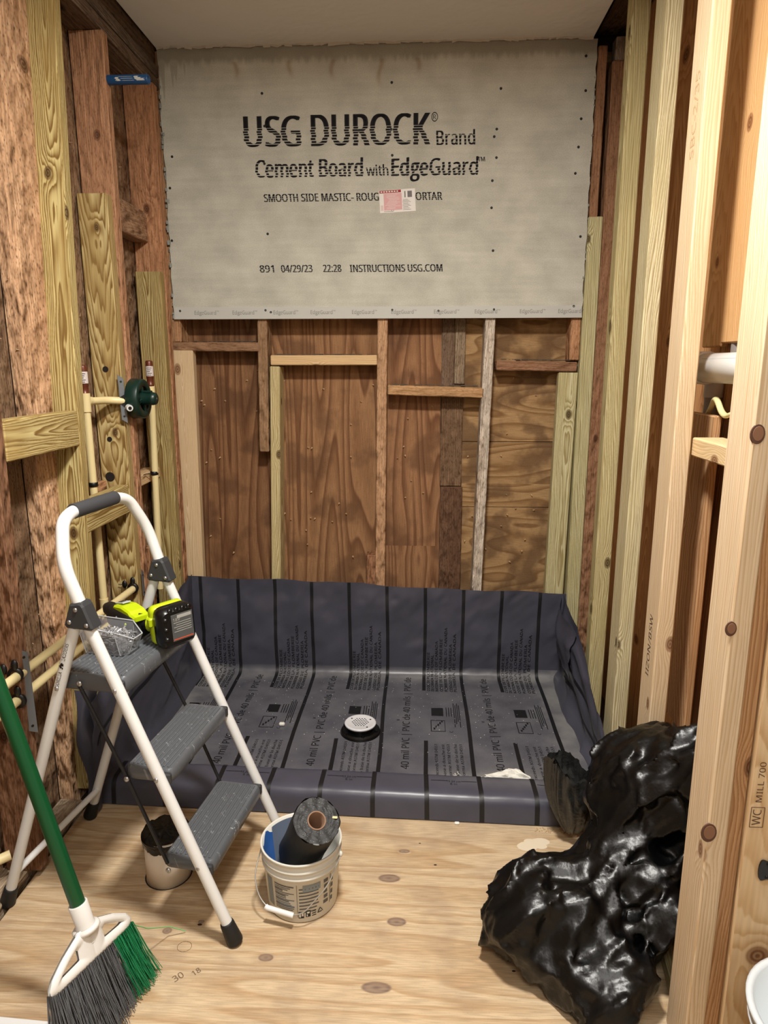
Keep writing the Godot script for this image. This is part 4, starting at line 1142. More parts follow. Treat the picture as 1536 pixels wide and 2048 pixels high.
func pipes_left():
	var R := 0.0115
	var c: Material = mats["cpvc"]
	# hot riser with its tee
	var t := thing("water_pipe", "cream water riser with brown capped air chamber, left of the shower valve", "pipe")
	add("riser", Mb.new().cyl(Vector3(-0.8265, 0.53, 0.62), Vector3(-0.8265, 1.19, 0.62), R), c, t)
	add("tee", Mb.new().cyl(Vector3(-0.8265, 1.132, 0.62), Vector3(-0.8265, 1.187, 0.62), 0.0145).cyl(Vector3(-0.8265, 1.162, 0.612), Vector3(-0.8265, 1.162, 0.585), 0.0135), c, t)
	arrester(t, Vector3(-0.8265, 1.182, 0.62))
	add("branch", Mb.new().tube(arc_path([Vector3(-0.8265, 1.162, 0.60), Vector3(-0.805, 1.162, 0.52), Vector3(-0.757, 1.158, 0.498), Vector3(-0.745, 1.166, 0.46)], 0.03), R, 12), c, t)
	clip(t, Vector3(-0.8265, 0.905, 0.62))
	add("elbow", Mb.new().tube(arc_path([Vector3(-0.8265, 0.545, 0.62), Vector3(-0.826, 0.476, 0.62), Vector3(-0.80, 0.474, 0.66)], 0.03), 0.0135, 12), c, t)
	# cold riser
	var t2 := thing("water_pipe", "cream water riser with brown capped air chamber, right of the green valve guard", "pipe")
	add("riser", Mb.new().cyl(Vector3(-0.795, 0.45, 0.235), Vector3(-0.775, 1.20, 0.235), R), c, t2)
	arrester(t2, Vector3(-0.776, 1.197, 0.237))
	add("tee", Mb.new().cyl(Vector3(-0.777, 1.150, 0.235), Vector3(-0.776, 1.202, 0.235), 0.0135), c, t2)
	add("branch", Mb.new().cyl(Vector3(-0.777, 1.165, 0.235), Vector3(-0.777, 1.165, 0.41), R), c, t2)
	clip(t2, Vector3(-0.786, 0.880, 0.235))
	add("strap_tail", Mb.new().tube([Vector3(-0.790, 0.887, 0.248), Vector3(-0.800, 0.890, 0.275), Vector3(-0.795, 0.892, 0.31)], 0.0016, 6), mats["black"], t2)
	# low horizontal runs
	var t3 := thing("water_pipe", "upper of the two cream pipes running low along the left wall", "pipe")
	add("run", Mb.new().cyl(Vector3(-0.782, 0.549, 1.50), Vector3(-0.782, 0.535, 0.30), R), c, t3)
	var t4 := thing("water_pipe", "lower of the two cream pipes running low along the left wall", "pipe")
	add("run", Mb.new().cyl(Vector3(-0.782, 0.487, 1.50), Vector3(-0.800, 0.474, 0.655), R), c, t4)
	# black clips where they pass the studs
	var k := 0
	for p in [[Vector3(-0.766, 0.549, 1.172), "upper left pipe at the dark stud"], [Vector3(-0.766, 0.482, 1.172), "lower left pipe at the dark stud"], [Vector3(-0.762, 0.540, 0.500), "upper left pipe behind the drill"]]:
		var kt := thing("pipe_clip", "black winged plastic clip on the %s" % p[1], "clip", p[0] + Vector3(-0.02, 0, 0), "black pipe clips on the left wall")
		add("ring", Mb.new().lathe([Vector2(0.0115, -0.004), Vector2(0.018, -0.004), Vector2(0.019, 0), Vector2(0.018, 0.006), Vector2(0.0115, 0.006)], 18, Transform3D(Basis(Vector3.RIGHT, PI / 2), Vector3.ZERO)), mats["black"], kt)
		for s in [-1.0, 1.0]:
			add("wing", Mb.new().ball(Vector3(-0.012 + s * 0.014, 0.020 + 0.006 * s, 0.004), Vector3(0.009, 0.014, 0.006), 10), mats["black"], kt)
		add("clip_nail", Mb.new().cyl(Vector3(-0.018, 0.012, 0.0), Vector3(-0.05, 0.011, -0.003), 0.0012, 6), mats["black"], kt)
		k += 1
	# stub lying on the sole plate
	var st := thing("pipe_offcut", "short cream pipe stub low at the left edge above the sole plate", "pipe", Vector3(-0.852, 0.080, 1.215))
	st.rotation.y = 0.7
	add("tube", Mb.new().lathe([Vector2(0.0085, 0.0), Vector2(0.0125, 0.0), Vector2(0.0125, 0.07), Vector2(0.0085, 0.07), Vector2(0.0085, 0.0)], 16, Transform3D(Basis(Vector3.BACK, PI / 2 + 0.1), Vector3(0.02, 0, 0)), -1), c, st)
	# mixing valve
	var v := thing("shower_valve", "shower mixing valve with round dark green plaster guard on the left wall", "valve", Vector3(-0.735, 1.163, 0.445))
	var X := Transform3D(Basis(Vector3.BACK, -PI / 2), Vector3.ZERO)   # y of a lathe becomes +x
	var green := mat("guard_green", Color(0.035, 0.16, 0.13), 0.38)
	var ring := Mb.new()
	ring.lathe([Vector2(0.040, 0.018), Vector2(0.060, 0.018), Vector2(0.0625, 0.014), Vector2(0.064, -0.018), Vector2(0.061, -0.022), Vector2(0.058, -0.02), Vector2(0.056, 0.010), Vector2(0.040, 0.012), Vector2(0.040, 0.018)], 44, X)
	add("guard_ring", ring, green, v)
	var sp := Mb.new()
	for i in 4:
		var a := TAU * i / 4.0 + 0.25
		var d := Vector3(0, sin(a), cos(a))
		sp.box(Vector3(0.014, 0, 0.031), Vector3(0.008, 0.012, 0.026), 0.002, Transform3D(Basis(Vector3.RIGHT, a), Vector3.ZERO))
	add("guard_spokes", sp, green, v)
	add("guard_hub", Mb.new().lathe([Vector2(0, 0.058), Vector2(0.015, 0.058), Vector2(0.019, 0.055), Vector2(0.0205, 0.048), Vector2(0.0215, 0.044), Vector2(0.020, 0.040), Vector2(0.021, 0.015), Vector2(0.024, -0.02), Vector2(0.0, -0.02)], 28, X), green, v)
	add("hub_lug", Mb.new().box(Vector3(0.03, 0.022, 0.004), Vector3(0.03, 0.008, 0.014), 0.002), green, v)
	add("hub_screw", Mb.new().cyl(Vector3(0.0578, 0, 0), Vector3(0.0588, 0, 0), 0.0035, 10), mats["steel"], v)
	add("valve_body", Mb.new().lathe([Vector2(0, -0.06), Vector2(0.016, -0.06), Vector2(0.022, -0.05), Vector2(0.022, -0.02), Vector2(0.018, 0.0)], 20, X), mat("brass_dark", Color(0.10, 0.08, 0.07), 0.45, 0.4), v)
	add("inlet_nut", Mb.new().cyl(Vector3(-0.022, -0.002, 0.062), Vector3(-0.030, -0.002, 0.028), 0.017, 6), mats["black"], v)
	add("stop_cap", Mb.new().cyl(Vector3(-0.012, -0.024, 0.060), Vector3(-0.002, -0.026, 0.072), 0.010, 14), mats["white_paint"], v)
	add("stop_plug", Mb.new().cyl(Vector3(-0.002, -0.026, 0.072), Vector3(-0.001, -0.0262, 0.0735), 0.0055, 8), mats["black"], v)
	add("outlet", Mb.new().cyl(Vector3(-0.044, 0.02, -0.03), Vector3(-0.046, 0.075, -0.03), 0.011, 12), mats["cpvc"], v)
	add("outlet_band", Mb.new().cyl(Vector3(-0.0455, 0.04, -0.03), Vector3(-0.046, 0.06, -0.03), 0.0125, 12), mats["black"], v)
	strap("steel_strap", Vector3(-0.766, 1.164, 0.500), 0.152, 0.017, "steel strap plate standing between the valve and its inlet pipe", Vector3(0.02, -1.0, 0.03))
	var rz := thing("water_pipe", "thin cream shower riser climbing beside the reddish stud", "pipe")
	add("riser", Mb.new().cyl(Vector3(-0.782, 1.235, 0.402), Vector3(-0.790, 2.06, 0.395), 0.0085), c, rz)
	# blue-taped shower stub
	var b := thing("shower_stub", "blue pipe stub with scuffed white patches sticking out near the ceiling", "pipe", Vector3(-0.765, 2.094, 0.43))
	add("sleeve", Mb.new().lathe([Vector2(0.0, 0.0), Vector2(0.0130, 0.0), Vector2(0.0137, 0.004), Vector2(0.0132, 0.03), Vector2(0.0135, 0.122), Vector2(0.0128, 0.126), Vector2(0.0105, 0.126), Vector2(0.010, 0.10), Vector2(0, 0.10)], 22, X), mat("stub_blue", Color(0.10, 0.27, 0.44), 0.4), b)
	var sc := Mb.new()
	for q in [[0.030, 0.040, -0.45, 0.20], [0.034, 0.044, -0.55, -0.2], [0.046, 0.082, -0.12, -0.05], [0.05, 0.085, -0.5, -0.44], [0.04, 0.08, 0.25, 0.31], [0.088, 0.106, -0.30, 0.10], [0.092, 0.116, -0.50, -0.1], [0.086, 0.098, 0.05, 0.4]]:
		sc.sheet(4, 3, func(u: float, w: float) -> Vector3:
			var a := lerpf(q[3], q[2], w)
			return Vector3(lerpf(q[0], q[1], u) + 0.003 * sin(w * 7.0 + q[0] * 90.0), 0.0139 * sin(a), 0.0139 * cos(a)))
	add("scuffs", sc, mat("scuff", Color(0.74, 0.74, 0.72), 0.6), b)
	add("wire", Mb.new().tube([Vector3(0.0, -0.008, 0.01), Vector3(-0.008, 0.002, 0.018), Vector3(-0.012, -0.006, 0.014)], 0.001, 5), mats["black"], b)

func pipes_right():
	var t := thing("drain_pipe", "large white plastic drain pipe lying level between the right studs", "pipe")
	add("tube", Mb.new().lathe([Vector2(0.027, 0.52), Vector2(0.0335, 0.52), Vector2(0.0335, 0.0), Vector2(0.027, 0.0), Vector2(0.027, 0.52)], 36, Transform3D(Basis(Vector3.RIGHT, PI / 2), Vector3(0.842, 1.2605, 0.955)), 1), mats["pvc"], t)
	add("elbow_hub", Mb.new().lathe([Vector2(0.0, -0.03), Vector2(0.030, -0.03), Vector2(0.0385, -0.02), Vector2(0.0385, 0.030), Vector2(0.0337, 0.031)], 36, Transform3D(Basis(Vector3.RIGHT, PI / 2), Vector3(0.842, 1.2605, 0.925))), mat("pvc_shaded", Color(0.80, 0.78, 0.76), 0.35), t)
	var ln := Mb.new()
	ln.sheet(20, 1, func(u: float, v: float) -> Vector3:
		var a := 2.45 + 0.03 * v
		return Vector3(0.842 + 0.0338 * cos(a), 1.2605 + 0.0338 * sin(a), lerpf(0.99, 1.45, u)))
	add("print_line", ln, mat("pipe_print", Color(0.66, 0.66, 0.68), 0.6), t)
	var v := thing("vent_pipe", "grey upright pipe behind the boards on the right, below the drain pipe", "pipe")
	add("tube", Mb.new().cyl(Vector3(0.884, 0.0, 0.905), Vector3(0.884, 1.235, 0.905), 0.0195, 20), mats["pvc_grey"], v)
	add("coupling", Mb.new().cyl(Vector3(0.884, 1.19, 0.905), Vector3(0.884, 1.232, 0.905), 0.022, 20), mat("pvc_light", Color(0.70, 0.68, 0.67), 0.45), v)
	var v2 := thing("vent_pipe", "grey upright pipe glimpsed above the drain pipe on the right", "pipe")
	add("tube", Mb.new().cyl(Vector3(0.888, 1.29, 1.02), Vector3(0.888, 1.36, 1.02), 0.022, 20), mats["pvc_grey"], v2)
	var cb := thing("cable", "yellowish electric cable curving between boards below the white drain pipe", "cable")
	add("sheath", Mb.new().tube(arc_path([Vector3(0.872, 1.14, 0.90), Vector3(0.862, 1.163, 0.95), Vector3(0.85, 1.192, 0.995), Vector3(0.842, 1.190, 1.03), Vector3(0.835, 1.165, 1.075), Vector3(0.83, 1.158, 1.11), Vector3(0.826, 1.168, 1.15), Vector3(0.82, 1.17, 1.25)], 0.03, 4), 0.0052, 10, true, 1.3), mat("cable_cream", Color(0.83, 0.79, 0.58), 0.45), cb)

# ---------------------------------------------------------------- step stool. Own axes: +x down the steps, +y up, +z towards the viewer's side
func ladder():
	var t := thing("step_stool", "white folding three-step stool with dark grey treads standing on the plywood", "step stool", Vector3(-0.499, 0.0, 1.15))
	t.rotation.y = atan2(-0.1388, 0.9903)
	var white: Material = mats["white_paint"]
	var dark: Material = mats["dark_plastic"]
	var R := 0.0125
	for s in [-1.0, 1.0]:
		var z: float = 0.165 * s
		var side := "near" if s > 0 else "far"
		add("front_rail", Mb.new().tube([Vector3(-0.002, 0.735, z), Vector3(0.136, 0.39, z), Vector3(0.283, 0.028, z * 1.02)], R, 16), white, t)
		add("rear_leg", Mb.new().tube([Vector3(-0.034, 0.73, z), Vector3(-0.283, 0.028, z * 1.0)], R, 16), white, t)
		# feet
		var f1 := Mb.new()
		var d1 := (Vector3(0.283, 0.028, z) - Vector3(0.136, 0.39, z)).normalized()
		f1.lathe([Vector2(0, 0.052), Vector2(0.0145, 0.052), Vector2(0.0155, 0.048), Vector2(0.0185, 0.004), Vector2(0.0175, 0.0), Vector2(0, 0.0)], 18, Mb.along(Vector3(0.2915, 0.004, z * 1.02), Vector3(0.272, 0.0535, z * 1.02)))
		add("rubber_foot", f1, mat("rubber", Color(0.075, 0.077, 0.08), 0.6), t)
		var f2 := Mb.new()
		f2.lathe([Vector2(0, 0.052), Vector2(0.0145, 0.052), Vector2(0.0155, 0.048), Vector2(0.0185, 0.004), Vector2(0.0175, 0.0), Vector2(0, 0.0)], 18, Mb.along(Vector3(-0.292, 0.004, z), Vector3(-0.274, 0.0535, z)))
		add("rubber_foot", f2, mats["rubber"], t)
		# joint
		var pl := PackedVector2Array([Vector2(-0.010, 0.788), Vector2(-0.030, 0.784), Vector2(-0.047, 0.737), Vector2(-0.042, 0.731), Vector2(0.014, 0.728), Vector2(0.020, 0.733), Vector2(0.003, 0.780), Vector2(-0.002, 0.787)])
		var j := add("joint_bracket", Mb.new().extrude(pl, 0.036, Transform3D(Basis(), Vector3(0, 0, z - 0.018)), 0.004), dark, t)
		for q in [Vector2(-0.016, 0.773), Vector2(-0.033, 0.745), Vector2(0.006, 0.740)]:
			for zz in [z - 0.018, z + 0.018]:
				var o := 1.0 if zz > z else -1.0
				add("rivet", Mb.new().ball(Vector3(q.x, q.y, zz), Vector3(0.0050, 0.0050, 0.003), 12), mats["steel"], j)
		# rail bolts
		for q in [[0.053, 0.594], [0.133, 0.394], [0.217, 0.188], [-0.0845, 0.588]]:
			add("rail_bolt", Mb.new().ball(Vector3(q[0], q[1], z + s * 0.0125), Vector3(0.0055, 0.0055, 0.003), 10), mats["steel"], t)
		# thin link rods joining the treads
		add("link_rod", Mb.new().tube([Vector3(-0.050, 0.585, z * 0.90), Vector3(0.045, 0.375, z * 0.90), Vector3(0.128, 0.165, z * 0.90)], 0.0042, 8), mat("rod_dark", Color(0.16, 0.16, 0.17), 0.45, 0.3), t)
		for q in [[-0.045, 0.592], [0.048, 0.372], [0.132, 0.152]]:
			add("link_bolt", Mb.new().ball(Vector3(q[0], q[1], z * 0.90 + s * 0.006), Vector3(0.0065, 0.0065, 0.004), 12), mats["steel"], t)
	# rear crossbar
	add("cross_bar", Mb.new().cyl(Vector3(-0.254, 0.098, -0.165), Vector3(-0.254, 0.098, 0.165), 0.0085, 12), white, t)
	# hoop
	var path := arc_path([Vector3(-0.018, 0.785, 0.165), Vector3(-0.044, 0.865, 0.168), Vector3(-0.066, 0.945, 0.128), Vector3(-0.073, 0.958, 0.086), Vector3(-0.073, 0.958, -0.086), Vector3(-0.066, 0.945, -0.128), Vector3(-0.044, 0.865, -0.168), Vector3(-0.018, 0.785, -0.165)], 0.035, 6)
	add("hoop", Mb.new().tube(path, 0.0135, 18), white, t)
	add("grip", Mb.new().tube([Vector3(-0.073, 0.958, 0.079), Vector3(-0.073, 0.958, 0.076), Vector3(-0.073, 0.958, -0.076), Vector3(-0.073, 0.958, -0.079)], 0.0165, 20), mat("grip_grey", Color(0.23, 0.235, 0.25), 0.55), t)
	# treads
	var sp := speckled()
	var n := 0
	for q in [[-0.108, 0.062, 0.612, 0.040], [0.042, 0.155, 0.402, 0.034], [0.118, 0.240, 0.185, 0.034]]:
		var x0: float = q[0]; var x1: float = q[1]; var h: float = q[2]; var th: float = q[3]
		var cx := (x0 + x1) / 2.0
		var w := x1 - x0
		var mb := Mb.new()
		mb.uvf = func(p: Vector3, _n: Vector3): return Vector2(p.x * 3.0 + p.y, p.z * 3.0 + n * 0.37)
		# rounded plan, rounded over at the top edge
		var plan := PackedVector2Array()
		for k in 4:
			for i in 6:
				var a := PI / 2 * k + PI / 2 * i / 5.0
				var r := 0.016
				plan.append(Vector2((w / 2 - r) * (1 if k in [0, 3] else -1) + r * cos(a), (0.148 - r) * (1 if k < 2 else -1) + r * sin(a)))
		var xf := Transform3D(Basis(Vector3(1, 0, 0), Vector3(0, 0, -1), Vector3(0, 1, 0)), Vector3(cx, h - th, 0))
		mb.extrude(plan, th - 0.001, xf, 0.005, 7)
		var step := add("tread", mb, sp, t)
		# raised grip ribs along the tread
		var nr := int(w / 0.0125)
		var rb := Mb.new()
		rb.uvf = mb.uvf
		for i in nr:
			var x := x0 + 0.010 + (w - 0.02) * (i + 0.5) / nr
			rb.tube([Vector3(x, h - 0.002, -0.136), Vector3(x, h - 0.0012, -0.132), Vector3(x, h - 0.0012, 0.132), Vector3(x, h - 0.002, 0.136)], 0.0031, 8)
		add("grip_ribs", rb, sp, step)
		for s in [-1.0, 1.0]: add("tread_bracket", Mb.new().box(Vector3(x1 - 0.012, h - th * 0.55, s * 0.151), Vector3(0.022, th * 0.8, 0.012), 0.003), dark, step)
		n += 1
	# maker's lettering down the near rear leg
	var d := (Vector3(-0.283, 0.028, 0.165) - Vector3(-0.034, 0.73, 0.165)).normalized()
	var up := -d
	var lf := Vector3(-up.y, up.x, 0)
	var ink := Mb.new()
	var base := Vector3(-0.034, 0.73, 0.165) + d * 0.0
	var lay := func(s0: float) -> Callable: return func(p: Vector2):
		var off := p.y - 0.0036
		return base + d * s0 + up * p.x + lf * off + Vector3(0, 0, sqrt(maxf(0.0, R * R - off * off)) + 0.0004)
	put_text(ink, "GORILLA", 0.0085, 0.040, lay.call(0.148))
	put_text(ink, "LADDERS", 0.0085, 0.042, lay.call(0.080))
	# the little mark between the words: a hunched head and shoulder
	var f: Callable = lay.call(0.101)
	var shape := [Vector2(0, 0), Vector2(0.004, 0.0), Vector2(0.005, 0.004), Vector2(0.007, 0.004), Vector2(0.008, 0.0), Vector2(0.013, 0.001), Vector2(0.015, 0.005), Vector2(0.012, 0.008), Vector2(0.007, 0.009), Vector2(0.004, 0.012), Vector2(0.001, 0.007)]
	var ix := Geometry2D.triangulate_polygon(PackedVector2Array(shape))
	for i in range(0, ix.size(), 3):
		ink.tri(f.call(shape[ix[i]]), f.call(shape[ix[i + 1]]), f.call(shape[ix[i + 2]]))
	add("lettering", ink, mats["black"], t)

# dark plastic with white paint drops and smears
func speckled() -> StandardMaterial3D:
	var W := 512
	var im := Image.create(W, W, false, Image.FORMAT_RGB8)
	im.fill(Color(0.345, 0.355, 0.37))
	rng.seed = 64
	for i in 700:
		var x := rng.randi() % W
		var y := rng.randi() % W
		var a := rng.randf()
		var c := Color(0.45, 0.46, 0.47).lerp(Color(0.80, 0.80, 0.80), rng.randf() * rng.randf())
		if a < 0.75: im.fill_rect(Rect2i(x, y, 1 + rng.randi() % 2, 1 + rng.randi() % 3), c)
		else:
			for k in rng.randi_range(3, 14): im.fill_rect(Rect2i((x + k + rng.randi() % 2) % W, (y + int(k * rng.randf_range(-1.0, 1.0))) % W, 2, 2), c)
	var m := mat("tread_plastic", Color.WHITE, 0.33)
	m.albedo_texture = ImageTexture.create_from_image(im)
	m.metallic_specular = 0.5
	return m

# ---------------------------------------------------------------- drill, lying on the top tread with its battery towards the room
func drill():
	var t := thing("cordless_drill", "lime and black cordless drill lying on its side on the top tread", "drill", Vector3(-0.49, 0.615, 1.083))
	t.rotation.y = -0.14
	var lime := mat("lime", Color(0.72, 0.80, 0.06), 0.38)
	var blk := mat("drill_black", Color(0.055, 0.056, 0.06), 0.5)
	# motor housing, its axis lying left and away
	var ax := Vector3(-0.86, 0.05, -0.5).normalized()
	var side := Vector3(ax.z, 0, -ax.x).normalized()
	var bs := Basis(ax, (-side).cross(ax).normalized(), -side)
	var X := Transform3D(bs, Vector3(-0.045, 0.036, -0.002))
	var prof := PackedVector2Array()
	for i in 20:
		var a := TAU * i / 20.0
		prof.append(Vector2(0.033 * signf(cos(a)) * pow(absf(cos(a)), 0.7), 0.030 * signf(sin(a)) * pow(absf(sin(a)), 0.7)))
	# extruded along ax: polygon (z, y)
	var E := X * Transform3D(Basis(Vector3(0, 0, -1), Vector3(0, 1, 0), Vector3(1, 0, 0)), Vector3(-0.045, 0, 0))
	add("motor_housing", Mb.new().extrude(prof, 0.118, E, 0.006, 3), blk, t)
	var top := PackedVector2Array([Vector2(-0.05, 0.022), Vector2(0.045, 0.022), Vector2(0.070, 0.006), Vector2(0.074, 0.012), Vector2(0.050, 0.037), Vector2(0.015, 0.043), Vector2(-0.02, 0.040), Vector2(-0.03, 0.034), Vector2(-0.05, 0.033)])
	add("top_shell", Mb.new().extrude(top, 0.046, X * Transform3D(Basis(), Vector3(0, -0.004, -0.023)), 0.004), lime, t)
	add("side_badge", Mb.new().box(Vector3(0.028, 0.036, 0.0), Vector3(0.04, 0.004, 0.022), 0.001, X * Transform3D(Basis(Vector3.BACK, -0.28), Vector3(0.006, 0.010, 0))), mat("badge", Color(0.70, 0.72, 0.70), 0.4), t)
	add("badge_mark", Mb.new().box(Vector3(0.032, 0.0385, 0.0), Vector3(0.018, 0.001, 0.012), 0.0003, X * Transform3D(Basis(Vector3.BACK, -0.28), Vector3(0.006, 0.010, 0))), mats["black"], t)
	add("chuck", Mb.new().lathe([Vector2(0, 0.062), Vector2(0.010, 0.062), Vector2(0.018, 0.045), Vector2(0.021, 0.02), Vector2(0.022, 0.0), Vector2(0.0, 0.0)], 20, X * Transform3D(Basis(Vector3.BACK, -PI / 2), Vector3(0.07, 0.0, 0)), -1), blk, t)
	add("speed_dial", Mb.new().ball(Vector3(-0.010, 0.052, -0.03), Vector3(0.016, 0.012, 0.016), 16), blk, t)
	for q in [Vector3(0.02, 0.012, -0.031), Vector3(-0.025, 0.008, -0.032), Vector3(0.05, 0.014, -0.026)]:
		add("shell_screw", Mb.new().ball(X * q, Vector3(0.004, 0.004, 0.004), 8), lime if q.x < 0.0 or q.x > 0.04 else mats["galv"], t)
	# handle running right to the battery
	add("handle", Mb.new().tube([Vector3(-0.035, 0.037, 0.0), Vector3(0.010, 0.038, 0.004), Vector3(0.030, 0.040, 0.005)], 0.022, 18, true, 0.85), blk, t)
	add("handle_sleeve", Mb.new().tube([Vector3(0.008, 0.038, 0.004), Vector3(0.020, 0.039, 0.005), Vector3(0.050, 0.041, 0.007), Vector3(0.056, 0.041, 0.007)], 0.0245, 20, true, 0.9), lime, t)
	# battery shoe and battery, squares set across the handle
	var sq := func(w: float, h: float, r: float) -> PackedVector2Array:
		var p := PackedVector2Array()
		for k in 4:
			for i in 5:
				var a := PI / 2 * k + PI / 2 * i / 4.0
				p.append(Vector2((w / 2 - r) * (1 if k in [0, 3] else -1) + r * cos(a), (h / 2 - r) * (1 if k < 2 else -1) + r * sin(a)))
		return p
	var face := Transform3D(Basis(Vector3.UP, 0.95) * Basis(Vector3.BACK, 0.05), Vector3(0.056, 0.050, 0.012))   # +z looks out of the battery's flat face
	add("battery_shoe", Mb.new().extrude(sq.call(0.086, 0.096, 0.014), 0.022, face * Transform3D(Basis(), Vector3(-0.002, 0, -0.006)), 0.004, 3), lime, t)
	add("shoe_latch", Mb.new().box(Vector3(-0.046, 0.012, 0.008), Vector3(0.012, 0.022, 0.018), 0.003, face), lime, t)
	var bt := add("battery", Mb.new().extrude(sq.call(0.090, 0.100, 0.020), 0.042, face * Transform3D(Basis(), Vector3(0, 0, 0.0155)), 0.009, 3), mat("battery_black", Color(0.03, 0.03, 0.033), 0.3), t)
	var F := face * Transform3D(Basis(), Vector3(0, 0, 0.0577))
	add("battery_label", Mb.new().box(Vector3(0.010, 0.0, 0.0), Vector3(0.054, 0.066, 0.0008), 0.0003, F), mat("label_dark", Color(0.30, 0.31, 0.31), 0.45), bt)
	var pr := Mb.new()
	pr.box(Vector3(0.016, 0.026, 0.0005), Vector3(0.036, 0.008, 0.0004), 0.0001, F)
	for i in 5: pr.box(Vector3(0.010 + 0.003 * (i % 2), 0.012 - i * 0.0055, 0.0005), Vector3(0.044 - 0.006 * (i % 2), 0.0012, 0.0004), 0.0001, F)
	put_text(pr, "18V", 0.008, 0.018, func(p: Vector2): return F * Vector3(-0.013 + p.x, 0.016 + p.y, 0.0008))
	add("label_print", pr, mat("label_print_grey", Color(0.62, 0.62, 0.60), 0.5), bt)
	add("label_stripe", Mb.new().box(Vector3(0.010, -0.029, 0.0005), Vector3(0.050, 0.0022, 0.0004), 0.0001, F), mat("stripe_orange", Color(0.80, 0.28, 0.12), 0.5), bt)
	for i in 3:
		add("battery_rib", Mb.new().ball(F * Vector3(-0.031, 0.026 - i * 0.024, -0.002), Vector3(0.008, 0.0055, 0.008), 12), mats["battery_black"], bt)
	for i in 4:
		add("battery_rib", Mb.new().ball(F * Vector3(-0.016 + i * 0.016, 0.043, -0.004), Vector3(0.0055, 0.007, 0.008), 12), mats["battery_black"], bt)

# ---------------------------------------------------------------- clear bin of screws
func screw_bin():
	var o := Vector3(-0.545, 0.6142, 1.165)
	var t := thing("screw_bin", "small clear plastic bin on the top tread beside the drill, part full of screws", "bin", o)
	t.rotation.y = -0.16
	var m := mat("clear_plastic", Color(0.66, 0.67, 0.69, 0.38), 0.35)
	m.transparency = BaseMaterial3D.TRANSPARENCY_ALPHA
	# plan: square at the back (left), narrowed to a spout at the right; walls lean out, the spout end is cut low
	var base := [Vector2(-0.052, 0.030), Vector2(0.036, 0.030), Vector2(0.050, 0.016), Vector2(0.050, -0.016), Vector2(0.036, -0.030), Vector2(-0.052, -0.030)]
	var rim := [Vector2(-0.062, 0.038), Vector2(0.030, 0.040), Vector2(0.066, 0.018), Vector2(0.066, -0.018), Vector2(0.030, -0.040), Vector2(-0.062, -0.038)]
	var hs := [0.066, 0.060, 0.040, 0.040, 0.060, 0.066]
	var wall := Mb.new()
	for i in 6:
		var j := (i + 1) % 6
		var a := Vector3(base[i].x, 0, base[i].y); var b := Vector3(base[j].x, 0, base[j].y)
		var c := Vector3(rim[j].x, hs[j], rim[j].y); var d := Vector3(rim[i].x, hs[i], rim[i].y)
		wall.quad(a, b, c, d)
	for i in range(1, 5):
		wall.tri(Vector3(base[0].x, 0.001, base[0].y), Vector3(base[i].x, 0.001, base[i].y), Vector3(base[i + 1].x, 0.001, base[i + 1].y))
	add("bin_walls", wall, m, t)
	var lip := Mb.new()
	for i in 6:
		var j := (i + 1) % 6
		lip.cyl(Vector3(rim[i].x, hs[i], rim[i].y), Vector3(rim[j].x, hs[j], rim[j].y), 0.0016, 6)
		lip.cyl(Vector3(base[i].x, 0.001, base[i].y), Vector3(rim[i].x, hs[i], rim[i].y), 0.0010, 6)
	add("bin_rim", lip, mat("bin_rim_white", Color(0.66, 0.67, 0.68), 0.35), t)
	# the screws, far too many to count
	rng.seed = 66
	var one = Mb.new().cyl(Vector3(0, 0, -0.014), Vector3(0, 0, 0.012), 0.0015, 5, 0.0015).cyl(Vector3(0, 0, 0.010), Vector3(0, 0, 0.014), 0.0015, 7, 0.0036).mesh()
	var mm := MultiMesh.new()
	mm.transform_format = MultiMesh.TRANSFORM_3D
	mm.mesh = one
	mm.instance_count = 640
	for i in 640:
		var y := 0.004 + 0.040 * pow(rng.randf(), 0.8)
		var k := 0.86 + y * 2.5
		var p := Vector3(rng.randf_range(-0.044, 0.042) * k, y, rng.randf_range(-0.027, 0.027) * k)
		if y > 0.030: p.x = rng.randf_range(-0.036, 0.034)
		var bs := Basis.from_euler(Vector3(rng.randf_range(-0.5, 0.5), rng.randf() * TAU, 0))
		if absf(p.x) > 0.034: bs = Basis.from_euler(Vector3(0, rng.randf_range(-0.3, 0.3), 0))
		if absf(p.z) > 0.017: bs = Basis.from_euler(Vector3(0, PI / 2 + rng.randf_range(-0.4, 0.4), 0))
		mm.set_instance_transform(i, Transform3D(bs, p))
	var s := MultiMeshInstance3D.new()
	s.name = "screws"
	s.multimesh = mm
	s.material_override = mats["screw"]
	s.position = o
	s.rotation = t.rotation
	add_child(s, true)
	tag(s, "loose grey screws heaped in the clear plastic bin", "screws", "", "stuff")

